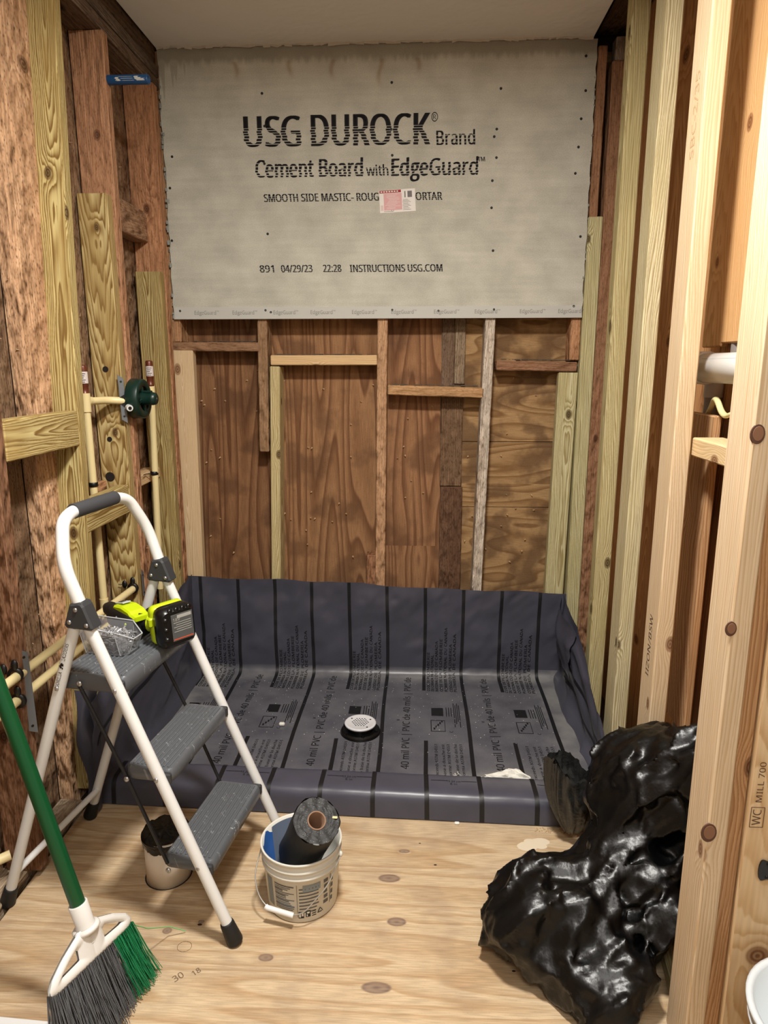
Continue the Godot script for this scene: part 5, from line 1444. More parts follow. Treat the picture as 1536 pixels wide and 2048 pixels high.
# ---------------------------------------------------------------- pail with a roll in it
func pail():
	var c := Vector3(-0.105, 0.0, 1.213)
	var t := thing("pail", "white plastic pail with printed label and wire handle, standing in front of the step stool", "pail", c)
	var H := 0.165
	var w := mat("pail_white", Color(0.84, 0.83, 0.79), 0.42)
	w.albedo_texture = null
	add("pail_body", Mb.new().lathe([Vector2(0, 0.003), Vector2(0.076, 0.003), Vector2(0.080, 0.0), Vector2(0.083, 0.004), Vector2(0.0905, 0.118), Vector2(0.0945, 0.120), Vector2(0.0950, 0.124), Vector2(0.0912, 0.126), Vector2(0.0916, 0.136), Vector2(0.0955, 0.138), Vector2(0.096, 0.142), Vector2(0.0925, 0.144), Vector2(0.093, H - 0.008), Vector2(0.0965, H - 0.006), Vector2(0.0970, H - 0.001), Vector2(0.0955, H), Vector2(0.0925, H - 0.001), Vector2(0.0885, 0.118), Vector2(0.079, 0.006), Vector2(0, 0.006)], 56, Transform3D(), 1), w, t)
	var rad := func(y: float) -> float: return 0.083 + 0.0075 * (y - 0.004) / 0.114 + 0.0004
	var patch := func(mb: Mb, a0: float, a1: float, y0: float, y1: float):
		mb.sheet(maxi(2, int(absf(a1 - a0) / 0.08)), 2, func(u: float, v: float) -> Vector3:
			var a := lerpf(a0, a1, u)
			var y := lerpf(y1, y0, v)
			return Vector3(rad.call(y) * sin(a), y, rad.call(y) * cos(a)))
	# printed panel: pale grey ground, rows of worn lines, a frame line, small symbols
	rng.seed = 91
	var gr := Mb.new()
	patch.call(gr, -0.95, -0.72, 0.030, 0.108)
	add("label_ground", gr, mat("label_bluegrey", Color(0.50, 0.53, 0.54), 0.6), t)
	gr = Mb.new()
	patch.call(gr, 0.18, 0.66, 0.088, 0.106)
	add("label_ground", gr, mat("label_bluegrey", Color(0.50, 0.53, 0.54), 0.6), t)
	var ln := Mb.new()
	for i in 15:
		var y := 0.100 - i * 0.0046
		var a1 := -0.02 - rng.randf() * 0.28
		if i > 2 and i < 6: a1 -= 0.12
		patch.call(ln, -0.62, a1 if i % 4 else -0.05, y, y + (0.0030 if i % 3 == 0 else 0.0018))
		if i % 2 == 0: patch.call(ln, 0.08, 0.62 - 0.1 * rng.randf(), y - 0.006, y - 0.006 + 0.0034)
	patch.call(ln, 0.02, 0.032, 0.018, 0.108)
	for i in 5: patch.call(ln, 0.76 + 0.01 * (i % 2), 0.92 - 0.02 * (i % 3), 0.038 + i * 0.0145, 0.047 + i * 0.0145)
	patch.call(ln, 0.98, 1.0, 0.03, 0.11)
	for i in 4: patch.call(ln, 1.02, 1.10, 0.034 + i * 0.018, 0.045 + i * 0.018)
	add("label_print", ln, mat("label_ink", Color(0.33, 0.33, 0.335), 0.65), t).set_meta("kind", "stuff")
	var sy := Mb.new()
	patch.call(sy, 0.05, 0.20, 0.015, 0.033); patch.call(sy, 0.25, 0.38, 0.017, 0.035)
	for i in 3: patch.call(sy, 0.42, 0.54, 0.017 + i * 0.006, 0.0195 + i * 0.006)
	add("label_symbols", sy, mat("label_black", Color(0.08, 0.08, 0.08), 0.65), t)
	var sy2 := Mb.new()
	var lift := func(mb: Mb, a0: float, a1: float, y0: float, y1: float):
		mb.sheet(2, 2, func(u: float, v: float) -> Vector3:
			var a := lerpf(a0, a1, u)
			var y := lerpf(y1, y0, v)
			return Vector3((rad.call(y) + 0.0003) * sin(a), y, (rad.call(y) + 0.0003) * cos(a)))
	lift.call(sy2, 0.065, 0.115, 0.018, 0.030); lift.call(sy2, 0.135, 0.185, 0.021, 0.031); lift.call(sy2, 0.28, 0.35, 0.027, 0.032); lift.call(sy2, 0.275, 0.30, 0.019, 0.025)
	add("label_symbols", sy2, w, t)
	# recycling triangle
	var tri := Mb.new()
	for k in 3:
		var a := TAU * k / 3.0 + PI / 2
		var b := a + TAU / 3.0
		for q in 1:
			var p0 := Vector2(0.008 * cos(a), 0.008 * sin(a)); var p1 := Vector2(0.008 * cos(b), 0.008 * sin(b))
			p1 = p0.lerp(p1, 0.8)
			var pa := []
			for p in [p0, p1]:
				var yy: float = 0.025 + p.y
				var an: float = 0.66 + p.x / 0.085
				pa.append(Vector3((rad.call(yy) + 0.0003) * sin(an), yy, (rad.call(yy) + 0.0003) * cos(an)))
			tri.cyl(pa[0], pa[1], 0.0009, 4)
	add("label_symbols", tri, mats["label_black"], t)
	# streaks of blue and grey left inside
	var bl := Mb.new()
	bl.sheet(10, 8, func(u: float, v: float) -> Vector3:
		var a := lerpf(-1.05, -2.05, u)
		var y := lerpf(0.155, 0.05, v) + 0.01 * sin(u * 11.0) * (1.0 - v)
		var r := 0.0785 + 0.0098 * (y - 0.006) / 0.112 + 0.0 - 0.0012
		return Vector3(r * sin(a), y, r * cos(a)))
	add("blue_residue", bl, mat("residue_blue", Color(0.20, 0.42, 0.74), 0.5), t)
	var gy := Mb.new()
	gy.sheet(10, 8, func(u: float, v: float) -> Vector3:
		var a := lerpf(-2.05, -2.9, u)
		var y := lerpf(0.158, 0.05, v)
		var r := 0.0785 + 0.0098 * (y - 0.006) / 0.112 - 0.0012
		return Vector3(r * sin(a), y, r * cos(a)))
	add("grey_residue", gy, mat("residue_grey", Color(0.42, 0.47, 0.55), 0.6), t)
	# bail
	var pts := arc_path([Vector3(-0.097, 0.135, -0.005), Vector3(-0.106, 0.095, 0.045), Vector3(-0.092, 0.062, 0.070), Vector3(-0.068, 0.043, 0.086), Vector3(-0.005, 0.036, 0.099), Vector3(0.020, 0.044, 0.098), Vector3(0.072, 0.094, 0.070), Vector3(0.097, 0.135, 0.015)], 0.02, 4)
	add("bail_wire", Mb.new().tube(pts, 0.0015, 8), mat("wire_grey", Color(0.68, 0.67, 0.64), 0.4, 0.5), t)
	add("bail_grip", Mb.new().tube([Vector3(-0.072, 0.0445, 0.084), Vector3(-0.068, 0.043, 0.086), Vector3(-0.050, 0.041, 0.0897), Vector3(-0.020, 0.0377, 0.0959), Vector3(-0.008, 0.0365, 0.0985), Vector3(-0.005, 0.036, 0.099)], 0.0062, 14), mats["pvc"], t)
	for s in [[-0.096, -0.005], [0.096, 0.015]]:
		add("bail_lug", Mb.new().ball(Vector3(s[0], 0.135, s[1]), Vector3(0.005, 0.007, 0.007), 10), w, t)
	# the roll
	var top := Vector3(-0.058, 0.252, 1.268)
	var ax := Vector3(0.31, 0.83, 0.47).normalized()
	var r := thing("felt_roll", "roll of black roofing membrane with cardboard core standing tilted in the white pail", "roll", top)
	var X := Mb.along(top - ax * 0.19, top)
	X.origin -= top
	var seg := 40
	rng.seed = 92
	var rr := []
	for k in seg + 1: rr.append(0.0525 + 0.0012 * sin(k * 0.5) + 0.0012 * rng.randf())
	rr[seg] = rr[0]
	var body := Mb.new()
	body.sheet(seg, 10, func(u: float, v: float) -> Vector3:
		var k := int(round(u * seg))
		var a := -TAU * u
		var q: float = rr[k] + 0.001 * sin(v * 7.0 + k) + (0.001 if v < 0.05 else 0.0)
		return X * Vector3(q * cos(a), lerpf(0.19 + 0.002 * sin(k * 1.7), 0.0, v), q * sin(a)), 2)
	var felt := mat("felt", Color(0.045, 0.045, 0.047), 0.72)
	add("wrap", body, felt, r)
	var endm := Mb.new()
	var n := noise(93, 0.6, 2)
	endm.sheet(seg, 12, func(u: float, v: float) -> Vector3:
		var k := int(round(u * seg))
		var a := TAU * u
		var q: float = lerpf(rr[seg - k], 0.0215, v)
		return X * Vector3(q * cos(-a + 0.0), 0.19 + (0.002 * sin((seg - k) * 1.7)) * (1.0 - v) + 0.0022 * (n.get_noise_2d(q * 900.0, a * 9.0)) * sin(PI * v), q * sin(-a)) , 3)
	var em := mat("felt_edge", Color(0.13, 0.13, 0.135), 0.6)
	var ei := Image.create(256, 256, false, Image.FORMAT_RGB8)
	ei.fill(Color(0.12, 0.12, 0.125))
	for i in 2600:
		var g := 0.05 + 0.30 * rng.randf() * rng.randf()
		ei.fill_rect(Rect2i(rng.randi() % 256, rng.randi() % 256, 2 + rng.randi() % 4, 1 + rng.randi() % 2), Color(g, g, g * 1.02))
	for i in 130: ei.fill_rect(Rect2i(rng.randi() % 256, rng.randi() % 256, 2 + rng.randi() % 3, 2), Color(0.75, 0.75, 0.74))
	em.albedo_color = Color.WHITE
	em.albedo_texture = ImageTexture.create_from_image(ei)
	em.uv1_triplanar = true
	em.uv1_scale = Vector3.ONE * 12.0
	add("rolled_edge", endm, em, r)
	add("core_tube", Mb.new().lathe([Vector2(0.0185, 0.0), Vector2(0.0185, 0.191), Vector2(0.0195, 0.1925), Vector2(0.0215, 0.192), Vector2(0.0220, 0.180)], 32, X), mat("cardboard", Color(0.56, 0.44, 0.35), 0.8), r)
	add("tape_scrap", Mb.new().box(X * Vector3(0.038, 0.1925, -0.020), Vector3(0.012, 0.003, 0.007), 0.001, Transform3D()), mat("tape_cream", Color(0.85, 0.80, 0.62), 0.6), r)

func floor_stub():
	var c := Vector3(-0.459, 0.0, 1.153)
	var t := thing("pipe_stub", "wide white pipe stub with torn black cover, through the floor under the step stool", "pipe", c)
	add("tube", Mb.new().lathe([Vector2(0.050, -0.02), Vector2(0.0545, -0.02), Vector2(0.0545, 0.120), Vector2(0.050, 0.120), Vector2(0.050, -0.02)], 44, Transform3D(), 1), mat("stub_white", Color(0.86, 0.81, 0.74), 0.4), t)
	add("floor_cut", Mb.new().lathe([Vector2(0.0552, 0.0006), Vector2(0.0585, 0.0006)], 36), mat("cut_dark", Color(0.10, 0.07, 0.05), 0.9), t)
	var n := noise(95, 0.5, 3)
	var m := mat("tar_black", Color(0.045, 0.042, 0.038), 0.38)
	var lid := Mb.new()
	lid.sheet(48, 9, func(u: float, v: float) -> Vector3:
		var a := TAU * u
		var r := 0.060 * v
		var y := 0.132 - 0.012 * smoothstep(0.0, 0.7, v) * (0.5 + 0.5 * sin(a * 1.0 + 0.6)) + 0.007 * n.get_noise_2d(cos(a) * v * 6.0, sin(a) * v * 6.0) - 0.006 * smoothstep(0.85, 1.0, v)
		return Vector3(r * cos(a), y, r * sin(a)), 2)
	lid.sheet(60, 6, func(u: float, v: float) -> Vector3:
		var a := -TAU * u
		var drop := 0.022 + 0.030 * smoothstep(-0.2, 1.0, cos(a + 2.2 - PI * 0.0)) + 0.010 * n.get_noise_1d(u * 40.0)
		if fposmod(u, 1.0) == 0.0: drop = 0.022 + 0.030 * smoothstep(-0.2, 1.0, cos(2.2))
		var rr := 0.060 + 0.0025 * sin(a * 7.0) * v - 0.0035 * v
		return Vector3(rr * cos(a), 0.1215 - drop * v, rr * sin(a)), 3)
	add("torn_cover", lid, m, t)

# ---------------------------------------------------------------- broom
func broom():
	var L := Vector3(-0.490, 0.156, 1.636)
	var R := Vector3(-0.434, 0.130, 1.441)
	var mid := (L + R) / 2.0
	var e1 := (R - L).normalized()
	var hd := Vector3(-0.275, 0.95, -0.075).normalized()
	var e2 := (hd - e1 * hd.dot(e1)).normalized()
	var e3 := e1.cross(e2)        # towards the room
	var t := thing("broom", "angled broom with green pole, white head and grey and green bristles in the left foreground", "broom", mid)
	var P := func(a: float, b: float, c := 0.0) -> Vector3: return e1 * a + e2 * b + e3 * c
	var wm := mat("broom_white", Color(0.86, 0.85, 0.83), 0.38)
	var fr := Mb.new()
	# two rounded triangular loops side by side, each a ring between an outer and an inner outline
	for side in [-1.0, 1.0]:
		var outer := [Vector2(-0.012, -0.013), Vector2(0.099, -0.012), Vector2(0.108, -0.006), Vector2(0.108, 0.004), Vector2(0.098, 0.018), Vector2(0.066, 0.038), Vector2(0.024, 0.056), Vector2(-0.006, 0.061)]
		var inner := [Vector2(0.034, 0.010), Vector2(0.082, 0.0075), Vector2(0.083, 0.0095), Vector2(0.060, 0.022), Vector2(0.040, 0.032), Vector2(0.033, 0.028)]
		var c := Vector2(0.046, 0.018)
		var hit := func(poly: Array, d: Vector2) -> Vector2:
			var best := 0.0
			for i in poly.size():
				var r = Geometry2D.segment_intersects_segment(c, c + d * 0.4, poly[i], poly[(i + 1) % poly.size()])
				if r != null: best = maxf(best, (r - c).length())
			return c + d * best
		var N := 56
		var ro := []; var ri := []
		for k in N:
			var ang := TAU * k / N
			ro.append(hit.call(outer, Vector2(cos(ang), sin(ang)))); ri.append(hit.call(inner, Vector2(cos(ang), sin(ang))))
		fr.smooth(11)
		for k in N:
			var j := (k + 1) % N
			var ring := func(i: int) -> Array:
				var o: Vector2 = ro[i]; var q: Vector2 = ri[i]
				var out := []
				for w in 9:
					var f := w / 8.0
					var mdl := o.lerp(q, f)
					out.append([P.call(mdl.x * side, mdl.y, 0.0095 * pow(sin(PI * clampf(f, 0.02, 0.98)), 0.45)), P.call(mdl.x * side, mdl.y, -0.0095 * pow(sin(PI * clampf(f, 0.02, 0.98)), 0.45))])
				return out
			var A: Array = ring.call(k); var B: Array = ring.call(j)
			for w in 8:
				if side > 0:
					fr.quad(A[w + 1][0], A[w][0], B[w][0], B[w + 1][0]); fr.quad(A[w][1], A[w + 1][1], B[w + 1][1], B[w][1])
				else:
					fr.quad(A[w][0], A[w + 1][0], B[w + 1][0], B[w][0]); fr.quad(A[w + 1][1], A[w][1], B[w][1], B[w + 1][1])
		fr.smooth(-1)
	fr.box(Vector3.ZERO, Vector3(0.056, 0.060, 0.016), 0.007, Transform3D(Basis(e1, e2, e3), P.call(0.0, 0.024)))
	fr.lathe([Vector2(0, -0.004), Vector2(0.022, -0.004), Vector2(0.026, 0.0), Vector2(0.026, 0.004), Vector2(0.023, 0.007), Vector2(0, 0.007)], 26, Mb.along(P.call(0.0, 0.050), P.call(0.0, 0.050) + hd), 12)
	add("head_frame", fr, wm, t)
	var emb := Mb.new()
	for i in 14:
		var a := TAU * i / 14.0
		var b := TAU * (i + 1) / 14.0
		emb.cyl(P.call(0.0 + 0.013 * cos(a), 0.030 + 0.008 * sin(a), 0.0084), P.call(0.0 + 0.013 * cos(b), 0.030 + 0.008 * sin(b), 0.0084), 0.0008, 4)
	emb.box(Vector3.ZERO, Vector3(0.014, 0.003, 0.001), 0.0003, Transform3D(Basis(e1, e2, e3), P.call(0.0, 0.030, 0.0084)))
	add("embossed_mark", emb, wm, t)
	add("socket", Mb.new().lathe([Vector2(0, 0.0), Vector2(0.0185, 0.0), Vector2(0.0185, 0.006), Vector2(0.0172, 0.010), Vector2(0.0180, 0.050), Vector2(0.0168, 0.0515), Vector2(0.0145, 0.0515), Vector2(0.0145, 0.04), Vector2(0, 0.04)], 26, Mb.along(P.call(0.0, 0.054), P.call(0.0, 0.054) + hd)), wm, t)
	var s0: Vector3 = P.call(0.0, 0.054) + hd * 0.04
	var pole := mat("pole_green", Color(0.0, 0.27, 0.13), 0.33)
	add("pole", Mb.new().tube([s0, s0 + hd * 0.4, s0 + hd * 0.83, s0 + hd * 0.835], 0.0142, 20), pole, t)
	# bristles: a dense brush, grey with a green end
	rng.seed = 99
	for part in [["grey_bristles", -0.108, 0.047, mat("bristle_grey", Color(0.40, 0.405, 0.415), 0.5)], ["green_bristles", 0.047, 0.109, mat("bristle_green", Color(0.10, 0.52, 0.32), 0.5)]]:
		var mb := Mb.new()
		mb.smooth(1)
		var rows := int((part[2] - part[1]) / 0.0075)
		for i in rows:
			for k in 34:
				var a: float = part[1] + (part[2] - part[1]) * (i + 0.5 + rng.randf_range(-0.32, 0.32)) / rows
				var c := rng.randf_range(-0.009, 0.009)
				var p0: Vector3 = P.call(a, -0.006, c)
				var len := lerpf(0.168, 0.128, (a + 0.11) / 0.22) * rng.randf_range(0.94, 1.03)
				var fl := a * 1.5 + 0.10
				var dir := (-e2 + e1 * (fl + rng.randf_range(-0.10, 0.10)) * 0.75 + e3 * (c * 14.0 + rng.randf_range(-0.08, 0.08))).normalized()
				var p1 := p0 + dir * len * 0.55
				var p2 := p0 + dir * len + e1 * 0.008 * fl + Vector3(rng.randf_range(-0.004, 0.004), 0, rng.randf_range(-0.004, 0.004))
				var fy := 0.003 - mid.y
				if p2.y < fy:
					var over := fy - p2.y
					p2.y = fy + 0.002 * rng.randf()
					p2 += Vector3(0.35, 0, 0.1) * over
				var q := p1.lerp(p2, 0.9)
				mb.tube([p0, p1, q, p2], 0.00075, 3, false, 1.0, 1)
		var bo := add(part[0], mb, part[3], t)
		bo.set_meta("kind", "stuff")
	var stray = Mb.new().tube([P.call(0.105, -0.01, 0.0), P.call(0.150, -0.05, 0.0), Vector3(-0.385, 0.030, 1.350) - mid, Vector3(-0.355, 0.006, 1.335) - mid], 0.0011, 5)
	add("stray_bristle", stray, mat("bristle_pale", Color(0.45, 0.72, 0.45), 0.5), t)

# ---------------------------------------------------------------- black bags
func net(lo: Vector3, hi: Vector3, h: float, f: Callable) -> Mb:
	# surface nets: one vertex in each crossed cell, one quad round each crossed edge
	var n := Vector3i(((hi - lo) / h).ceil()) + Vector3i.ONE
	var val := PackedFloat32Array()
	val.resize(n.x * n.y * n.z)
	var i := 0
	for z in n.z:
		for y in n.y:
			for x in n.x:
				val[i] = f.call(lo + Vector3(x, y, z) * h)
				i += 1
	var sy := n.x
	var sz := n.x * n.y
	var vert := {}
	var offs := [0, 1, sy, 1 + sy, sz, 1 + sz, sy + sz, 1 + sy + sz]
	var edges := [[0, 1], [2, 3], [4, 5], [6, 7], [0, 2], [1, 3], [4, 6], [5, 7], [0, 4], [1, 5], [2, 6], [3, 7]]
	for z in n.z - 1:
		for y in n.y - 1:
			for x in n.x - 1:
				var b := x + y * sy + z * sz
				var inside := 0
				for k in 8:
					if val[b + offs[k]] < 0.0: inside += 1
				if inside == 0 or inside == 8: continue
				var s := Vector3.ZERO
				var c := 0
				for e in edges:
					var va: float = val[b + offs[e[0]]]
					var vb: float = val[b + offs[e[1]]]
					if (va < 0.0) != (vb < 0.0):
						var t: float = va / (va - vb)
						var pa := Vector3(e[0] & 1, (e[0] >> 1) & 1, e[0] >> 2)
						var pb := Vector3(e[1] & 1, (e[1] >> 1) & 1, e[1] >> 2)
						s += pa.lerp(pb, t)
						c += 1
				vert[b] = lo + (Vector3(x, y, z) + s / c) * h
	var mb := Mb.new()
	mb.smooth(1)
	for z in range(1, n.z - 1):
		for y in range(1, n.y - 1):
			for x in range(1, n.x - 1):
				var b := x + y * sy + z * sz
				var v0 := val[b] < 0.0
				for q in [[1, sy, sz], [sy, sz, 1], [sz, 1, sy]]:
					var v1: bool = val[b + q[0]] < 0.0
					if v0 == v1: continue
					var A = vert.get(b); var B = vert.get(b - q[1]); var C = vert.get(b - q[1] - q[2]); var D = vert.get(b - q[2])
					if A == null or B == null or C == null or D == null: continue
					if v0: mb.quad(A, B, C, D)
					else: mb.quad(D, C, B, A)
	return mb

func smin(a: float, b: float, k: float) -> float:
	var h := clampf(0.5 + 0.5 * (b - a) / k, 0.0, 1.0)
	return lerpf(b, a, h) - k * h * (1.0 - h)

func ell(p: Vector3, c: Vector3, r: Vector3) -> float:
	var q := (p - c) / r
	return (q.length() - 1.0) * minf(r.x, minf(r.y, r.z))

func capsule(p: Vector3, a: Vector3, b: Vector3, r: float) -> float:
	var t := clampf((p - a).dot(b - a) / (b - a).length_squared(), 0.0, 1.0)
	return (p - a.lerp(b, t)).length() - r

func bags():
	var FD := Vector3(-0.72, -0.60, 0.35).normalized()
	var n4 := noise(127, 27.0, 1, FastNoiseLite.TYPE_CELLULAR)
	var n1 := noise(125, 4.6, 1)
	var n2 := noise(126, 12.5, 1, FastNoiseLite.TYPE_CELLULAR)
	for c in [n2, n4]:
		c.cellular_return_type = FastNoiseLite.RETURN_DISTANCE2_SUB
		c.cellular_distance_function = FastNoiseLite.DISTANCE_EUCLIDEAN
	var n3 := noise(123, 34.0, 2)
	var f := func(p: Vector3) -> float:
		var d := ell(p, Vector3(0.715, 0.265, 1.16), Vector3(0.135, 0.155, 0.15))
		d = smin(d, ell(p, Vector3(0.79, 0.30, 1.24), Vector3(0.09, 0.165, 0.13)), 0.05)
		d = smin(d, ell(p, Vector3(0.655, 0.125, 1.27), Vector3(0.130, 0.125, 0.14)), 0.03)
		d = smin(d, ell(p, Vector3(0.486, 0.085, 1.335), Vector3(0.172, 0.120, 0.128)), 0.05)
		d = smin(d, ell(p, Vector3(0.55, 0.050, 1.46), Vector3(0.10, 0.070, 0.09)), 0.04)
		d = smin(d, capsule(p, Vector3(0.60, 0.125, 1.34), Vector3(0.735, 0.245, 1.355), 0.026), 0.025)
		d = smin(d, capsule(p, Vector3(0.63, 0.085, 1.40), Vector3(0.70, 0.17, 1.41), 0.030), 0.03)
		# the dark pocket under the upper fold
		d = -smin(-d, ell(p, Vector3(0.60, 0.185, 1.27), Vector3(0.055, 0.050, 0.055)), 0.03)
		if d > 0.05 or d < -0.06: return d
		# folds: sharp ridges running down the slope, and fine crumpling
		# long folds run from the upper right down towards the lower left
		var l := p.dot(FD)
		var w := (p - FD * l * 0.62) + Vector3(0.02, 0.03, 0.02) * n3.get_noise_3dv(p * 0.25)
		d += 0.017 * (minf(absf(n1.get_noise_3dv(w)) * 2.4, 1.0) - 0.42) + 0.042 * (n2.get_noise_3dv(w) + 0.72) + 0.012 * (n4.get_noise_3dv(w) + 0.72)
		d = maxf(d, 0.004 - p.y)
		if p.y < 0.042: d = maxf(d, p.x - (0.676 - 0.134 * (p.z - 1.325)))
		if p.z > 1.46: d = maxf(d, p.x - 0.658)
		d = maxf(d, p.x - (0.738 if p.z < 1.06 else 0.838))
		return d
	var m := mat("bag_black", Color(0.013, 0.013, 0.015), 0.35)
	m.normal_enabled = true
	m.normal_texture = noise_tex(131, 0.018, 512, true, 9.0, 4)
	m.normal_scale = 0.22
	m.uv1_triplanar = true
	m.uv1_scale = Vector3.ONE * 3.2
	m.metallic_specular = 0.45
	var t := thing("trash_bag", "large shiny black trash bag slumped on the floor against the nearest right stud", "trash bag")
	add("film", net(Vector3(0.28, -0.02, 0.94), Vector3(0.88, 0.52, 1.58), 0.0064, f), m, t)
	# the smaller greyish bag hanging over the kerb: an open crumpled mouth
	var t2 := thing("plastic_bag", "smaller dusty grey-black plastic bag with open crumpled mouth, over the kerb corner", "plastic bag", Vector3(0.580, 0.030, 0.982))
	var gm := mat("bag_grey", Color(0.17, 0.17, 0.165), 0.33)
	gm.normal_enabled = true
	gm.normal_texture = m.normal_texture
	gm.uv1_triplanar = true
	gm.uv1_scale = Vector3.ONE * 4.0
	gm.normal_scale = 0.5
	var g := noise(132, 2.0, 3)
	var wall := func(u: float, v: float, inner: float) -> Vector3:
		var a := TAU * u
		var ca := cos(a); var sa := sin(a)
		var fold := absf(g.get_noise_2d(ca * 0.55 + 3.0, sa * 0.55 + v * 0.25)) * 0.040 + 0.004 * g.get_noise_2d(ca * 1.6, sa * 1.6 + v * 0.9)
		var r := lerpf(0.074, 0.024, pow(v, 2.6)) - fold * (1.0 - 0.5 * v) - inner
		var y := lerpf(0.195 - 0.028 * ca + 0.012 * sin(a * 3.0) + 0.010 * g.get_noise_1d(ca * 3.0 + sa * 2.0), 0.005, v)
		return Vector3(r * ca * 1.05 + 0.012 * v, y, r * sa * 0.80)
	add("film", Mb.new().sheet(90, 26, func(u: float, v: float): return wall.call(1.0 - u, v, 0.0), 1), gm, t2)
	add("film_inside", Mb.new().sheet(90, 14, func(u: float, v: float): return wall.call(u, v * 0.6, 0.0016), 1), gm, t2)
	var fl := Mb.new()
	for k in 5:
		fl.sheet(10, 8, func(u: float, v: float) -> Vector3:
			var a := -2.2 + k * 0.9
			return Vector3(-0.03 + 0.018 * k + 0.03 * (u - 0.5) + 0.010 * sin(v * 5.0 + k), 0.190 - 0.010 * k + 0.012 * sin(u * 6.0 + k) - 0.06 * v, -0.030 + 0.055 * u + 0.012 * cos(a + v * 3.0)), 2)
	add("crumpled_folds", fl, gm, t2)

# ---------------------------------------------------------------- small things
func bits():
	rng.seed = 141
	# crumpled white scrap lying against the kerb
	var t := thing("plaster_scrap", "crumpled white scrap lying along the kerb on the liner", "scrap", Vector3(0.455, 0.010, 0.735))
	var mb := Mb.new()
	var n := noise(142, 0.9, 2)
	var shape := func(u: float, v: float) -> Vector3:
		var a := TAU * u
		var x := lerpf(-0.075, 0.060, v)
		var r := 0.020 * pow(sin(PI * clampf(v * 0.86 + 0.08, 0, 1)), 0.7) * (0.55 + 0.75 * v) * (1.0 + 0.45 * n.get_noise_2d(cos(a) * 1.5 + v * 5.0, sin(a) * 1.5))
		return Vector3(x + 0.004 * sin(a * 2.0), maxf(0.004, 0.016 + r * sin(a) * 0.9 + 0.004), r * cos(a) + 0.006 * sin(v * 7.0))
	mb.sheet(14, 12, func(u: float, v: float): return shape.call(u, v), -1)
	add("crumpled_sheet", mb, mat("scrap_white", Color(0.90, 0.89, 0.85), 0.75), t)
	# crumbs trailing from it
	var cr := Mb.new()
	for i in 230:
		var q := rng.randf()
		var s := rng.randf_range(0.0012, 0.0038)
		cr.box(Vector3.ZERO, Vector3(s, s * 0.7, s * 1.2), 0.0004, Transform3D(Basis(Vector3.UP, rng.randf() * 3.0), Vector3(0.285 + 0.12 * q, 0.010 + s * 0.35, 0.735 + rng.randf_range(-0.022, 0.022) - 0.05 * smoothstep(0.35, 0.0, q) * rng.randf())))
	tag(add("plaster_crumbs", cr, mat("crumb", Color(0.80, 0.79, 0.75), 0.85)), "trail of pale plaster crumbs on the liner left of the white scrap", "crumbs", "", "stuff")
	# flecks all over the liner floor
	var mm := MultiMesh.new()
	mm.transform_format = MultiMesh.TRANSFORM_3D
	mm.mesh = Mb.new().box(Vector3.ZERO, Vector3(0.0028, 0.0014, 0.0022), 0.0005).mesh()
	mm.instance_count = 330
	for i in 330:
		var z := 0.05 + 0.68 * rng.randf() * (0.5 + 0.5 * rng.randf())
		mm.set_instance_transform(i, Transform3D(Basis(Vector3.UP, rng.randf() * 6.0) * Basis.from_scale(Vector3.ONE * (0.5 + 1.0 * rng.randf() * rng.randf())), Vector3(rng.randf_range(-0.66, 0.66), 0.0085, z)))
	var s := MultiMeshInstance3D.new()
	s.name = "plaster_flecks"
	s.multimesh = mm
	s.material_override = mats["crumb"]
	add_child(s, true)
	tag(s, "tiny white plaster flecks strewn over the liner floor", "flecks", "", "stuff")
	var c := thing("plaster_chip", "single white plaster chip on the liner, left of the drain", "chip", Vector3(-0.312, 0.0065, 0.425))
	add("chip", Mb.new().box(Vector3(0, 0.006, 0), Vector3(0.020, 0.011, 0.013), 0.003), mats["scrap_white"], c)
	var c2 := thing("plaster_chip", "tiny white chip on the plywood at the foot of the kerb", "chip", Vector3(0.285, 0.0, 0.925))
	add("chip", Mb.new().box(Vector3(0, 0.003, 0), Vector3(0.014, 0.006, 0.009), 0.002), mats["scrap_white"], c2)
	# sawdust by the right end of the kerb
	var sd := Mb.new()
	for i in 160:
		var q := rng.randf_range(0.0008, 0.0026)
		sd.box(Vector3(rng.randf_range(0.50, 0.66), 0.001, 0.93 + 0.02 * rng.randf()), Vector3(q * 1.6, q, q), 0.0003)
	tag(add("sawdust", sd, mat("sawdust", Color(0.72, 0.62, 0.48), 0.9)), "sawdust along the foot of the kerb beside the grey plastic bag", "sawdust", "", "stuff")
	# plaster smear on the floor
	var sm := Mb.new()
	for i in 7:
		var p := Vector2(rng.randf_range(-0.03, 0.03), rng.randf_range(-0.016, 0.016))
		sm.lathe([Vector2(0, 0.0007), Vector2(rng.randf_range(0.012, 0.024), 0.0002)], 14, Transform3D(Basis.from_scale(Vector3(1.3, 1, 0.8)), Vector3(0.498 + p.x, 0, 1.002 + p.y)))
	tag(add("plaster_smear", sm, mat("smear", Color(0.84, 0.78, 0.68), 0.9)), "pale plaster smear dried on the plywood near the big black bag", "smear")
	# tar drips
	var td := Mb.new()
	for q in [[0.478, 1.075, 0.008], [0.490, 1.083, 0.005], [0.484, 1.098, 0.003], [0.482, 1.106, 0.002], [0.18, 1.01, 0.002], [0.22, 1.09, 0.003], [0.38, 1.40, 0.003], [-0.33, 1.31, 0.004]]:
		td.lathe([Vector2(0, 0.0008), Vector2(q[2], 0.0004)], 9, Transform3D(Basis.from_scale(Vector3(1.4, 1, 0.8)), Vector3(q[0], 0, q[1])))
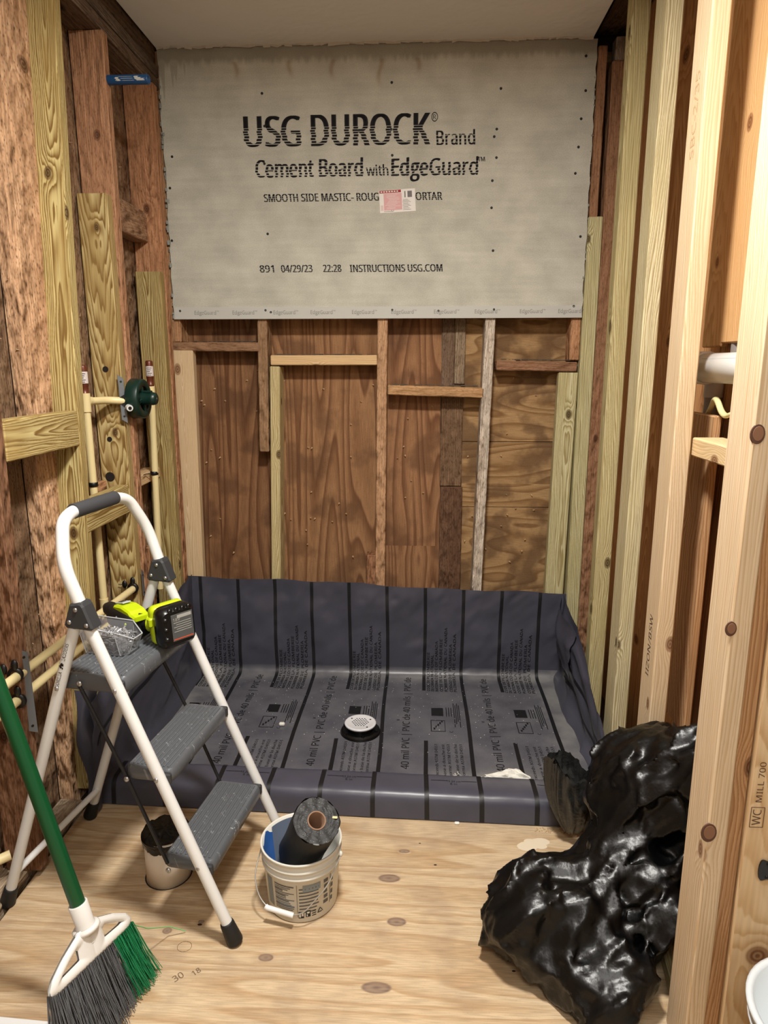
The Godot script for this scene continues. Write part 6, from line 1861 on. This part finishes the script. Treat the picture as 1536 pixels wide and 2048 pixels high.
	tag(add("dark_drips", td, mat("drip", Color(0.16, 0.10, 0.09), 0.5)), "small dark drips on the plywood left of the big black bag", "drips", "", "stuff")
	# pencil scribbles by the broom
	var pen := Mb.new()
	put_text(pen, "30", 0.016, 0.022, func(p: Vector2): return Vector3(-0.335 + p.x * 0.7 - p.y * 0.7, 0.0006, 1.462 - p.x * 0.7 - p.y * 0.7))
	put_text(pen, "18", 0.013, 0.018, func(p: Vector2): return Vector3(-0.30 + p.x * 0.7 - p.y * 0.7, 0.0006, 1.445 - p.x * 0.7 - p.y * 0.7))
	for k in 12:
		var a := TAU * k / 12.0
		var b := TAU * (k + 0.9) / 12.0
		pen.cyl(Vector3(-0.345 + 0.016 * cos(a), 0.0004, 1.372 + 0.014 * sin(a)), Vector3(-0.345 + 0.016 * cos(b), 0.0004, 1.372 + 0.014 * sin(b)), 0.0005, 3)
	add("pencil_marks", pen, mat("pencil", Color(0.42, 0.34, 0.26), 0.8), get_node("floor"))
	# white panel edge at the lower left and the white bucket at the lower right
	var wp := thing("white_panel", "white flat panel lying on the floor at the lower left corner, behind the broom", "panel", Vector3(-0.73, 0.0, 1.75))
	add("sheet", Mb.new().box(Vector3(0, 0.007, 0), Vector3(0.37, 0.012, 0.38), 0.002, Transform3D(Basis(Vector3.UP, -0.05), Vector3.ZERO)), mats["white_paint"], wp)
	var bk := thing("bucket", "translucent white bucket at the lower right corner beside the jamb", "bucket", Vector3(0.815, 0.0, 1.735))
	var bm := mat("bucket_clear", Color(0.80, 0.82, 0.83), 0.35)
	add("bucket_body", Mb.new().lathe([Vector2(0, 0.004), Vector2(0.095, 0.0), Vector2(0.113, 0.268), Vector2(0.121, 0.270), Vector2(0.122, 0.278), Vector2(0.116, 0.280), Vector2(0.110, 0.276), Vector2(0.094, 0.01), Vector2(0, 0.01)], 48), bm, bk)
	add("bucket_ring", Mb.new().lathe([Vector2(0.1115, 0.245), Vector2(0.117, 0.246), Vector2(0.117, 0.250), Vector2(0.1118, 0.251)], 48), bm, bk)
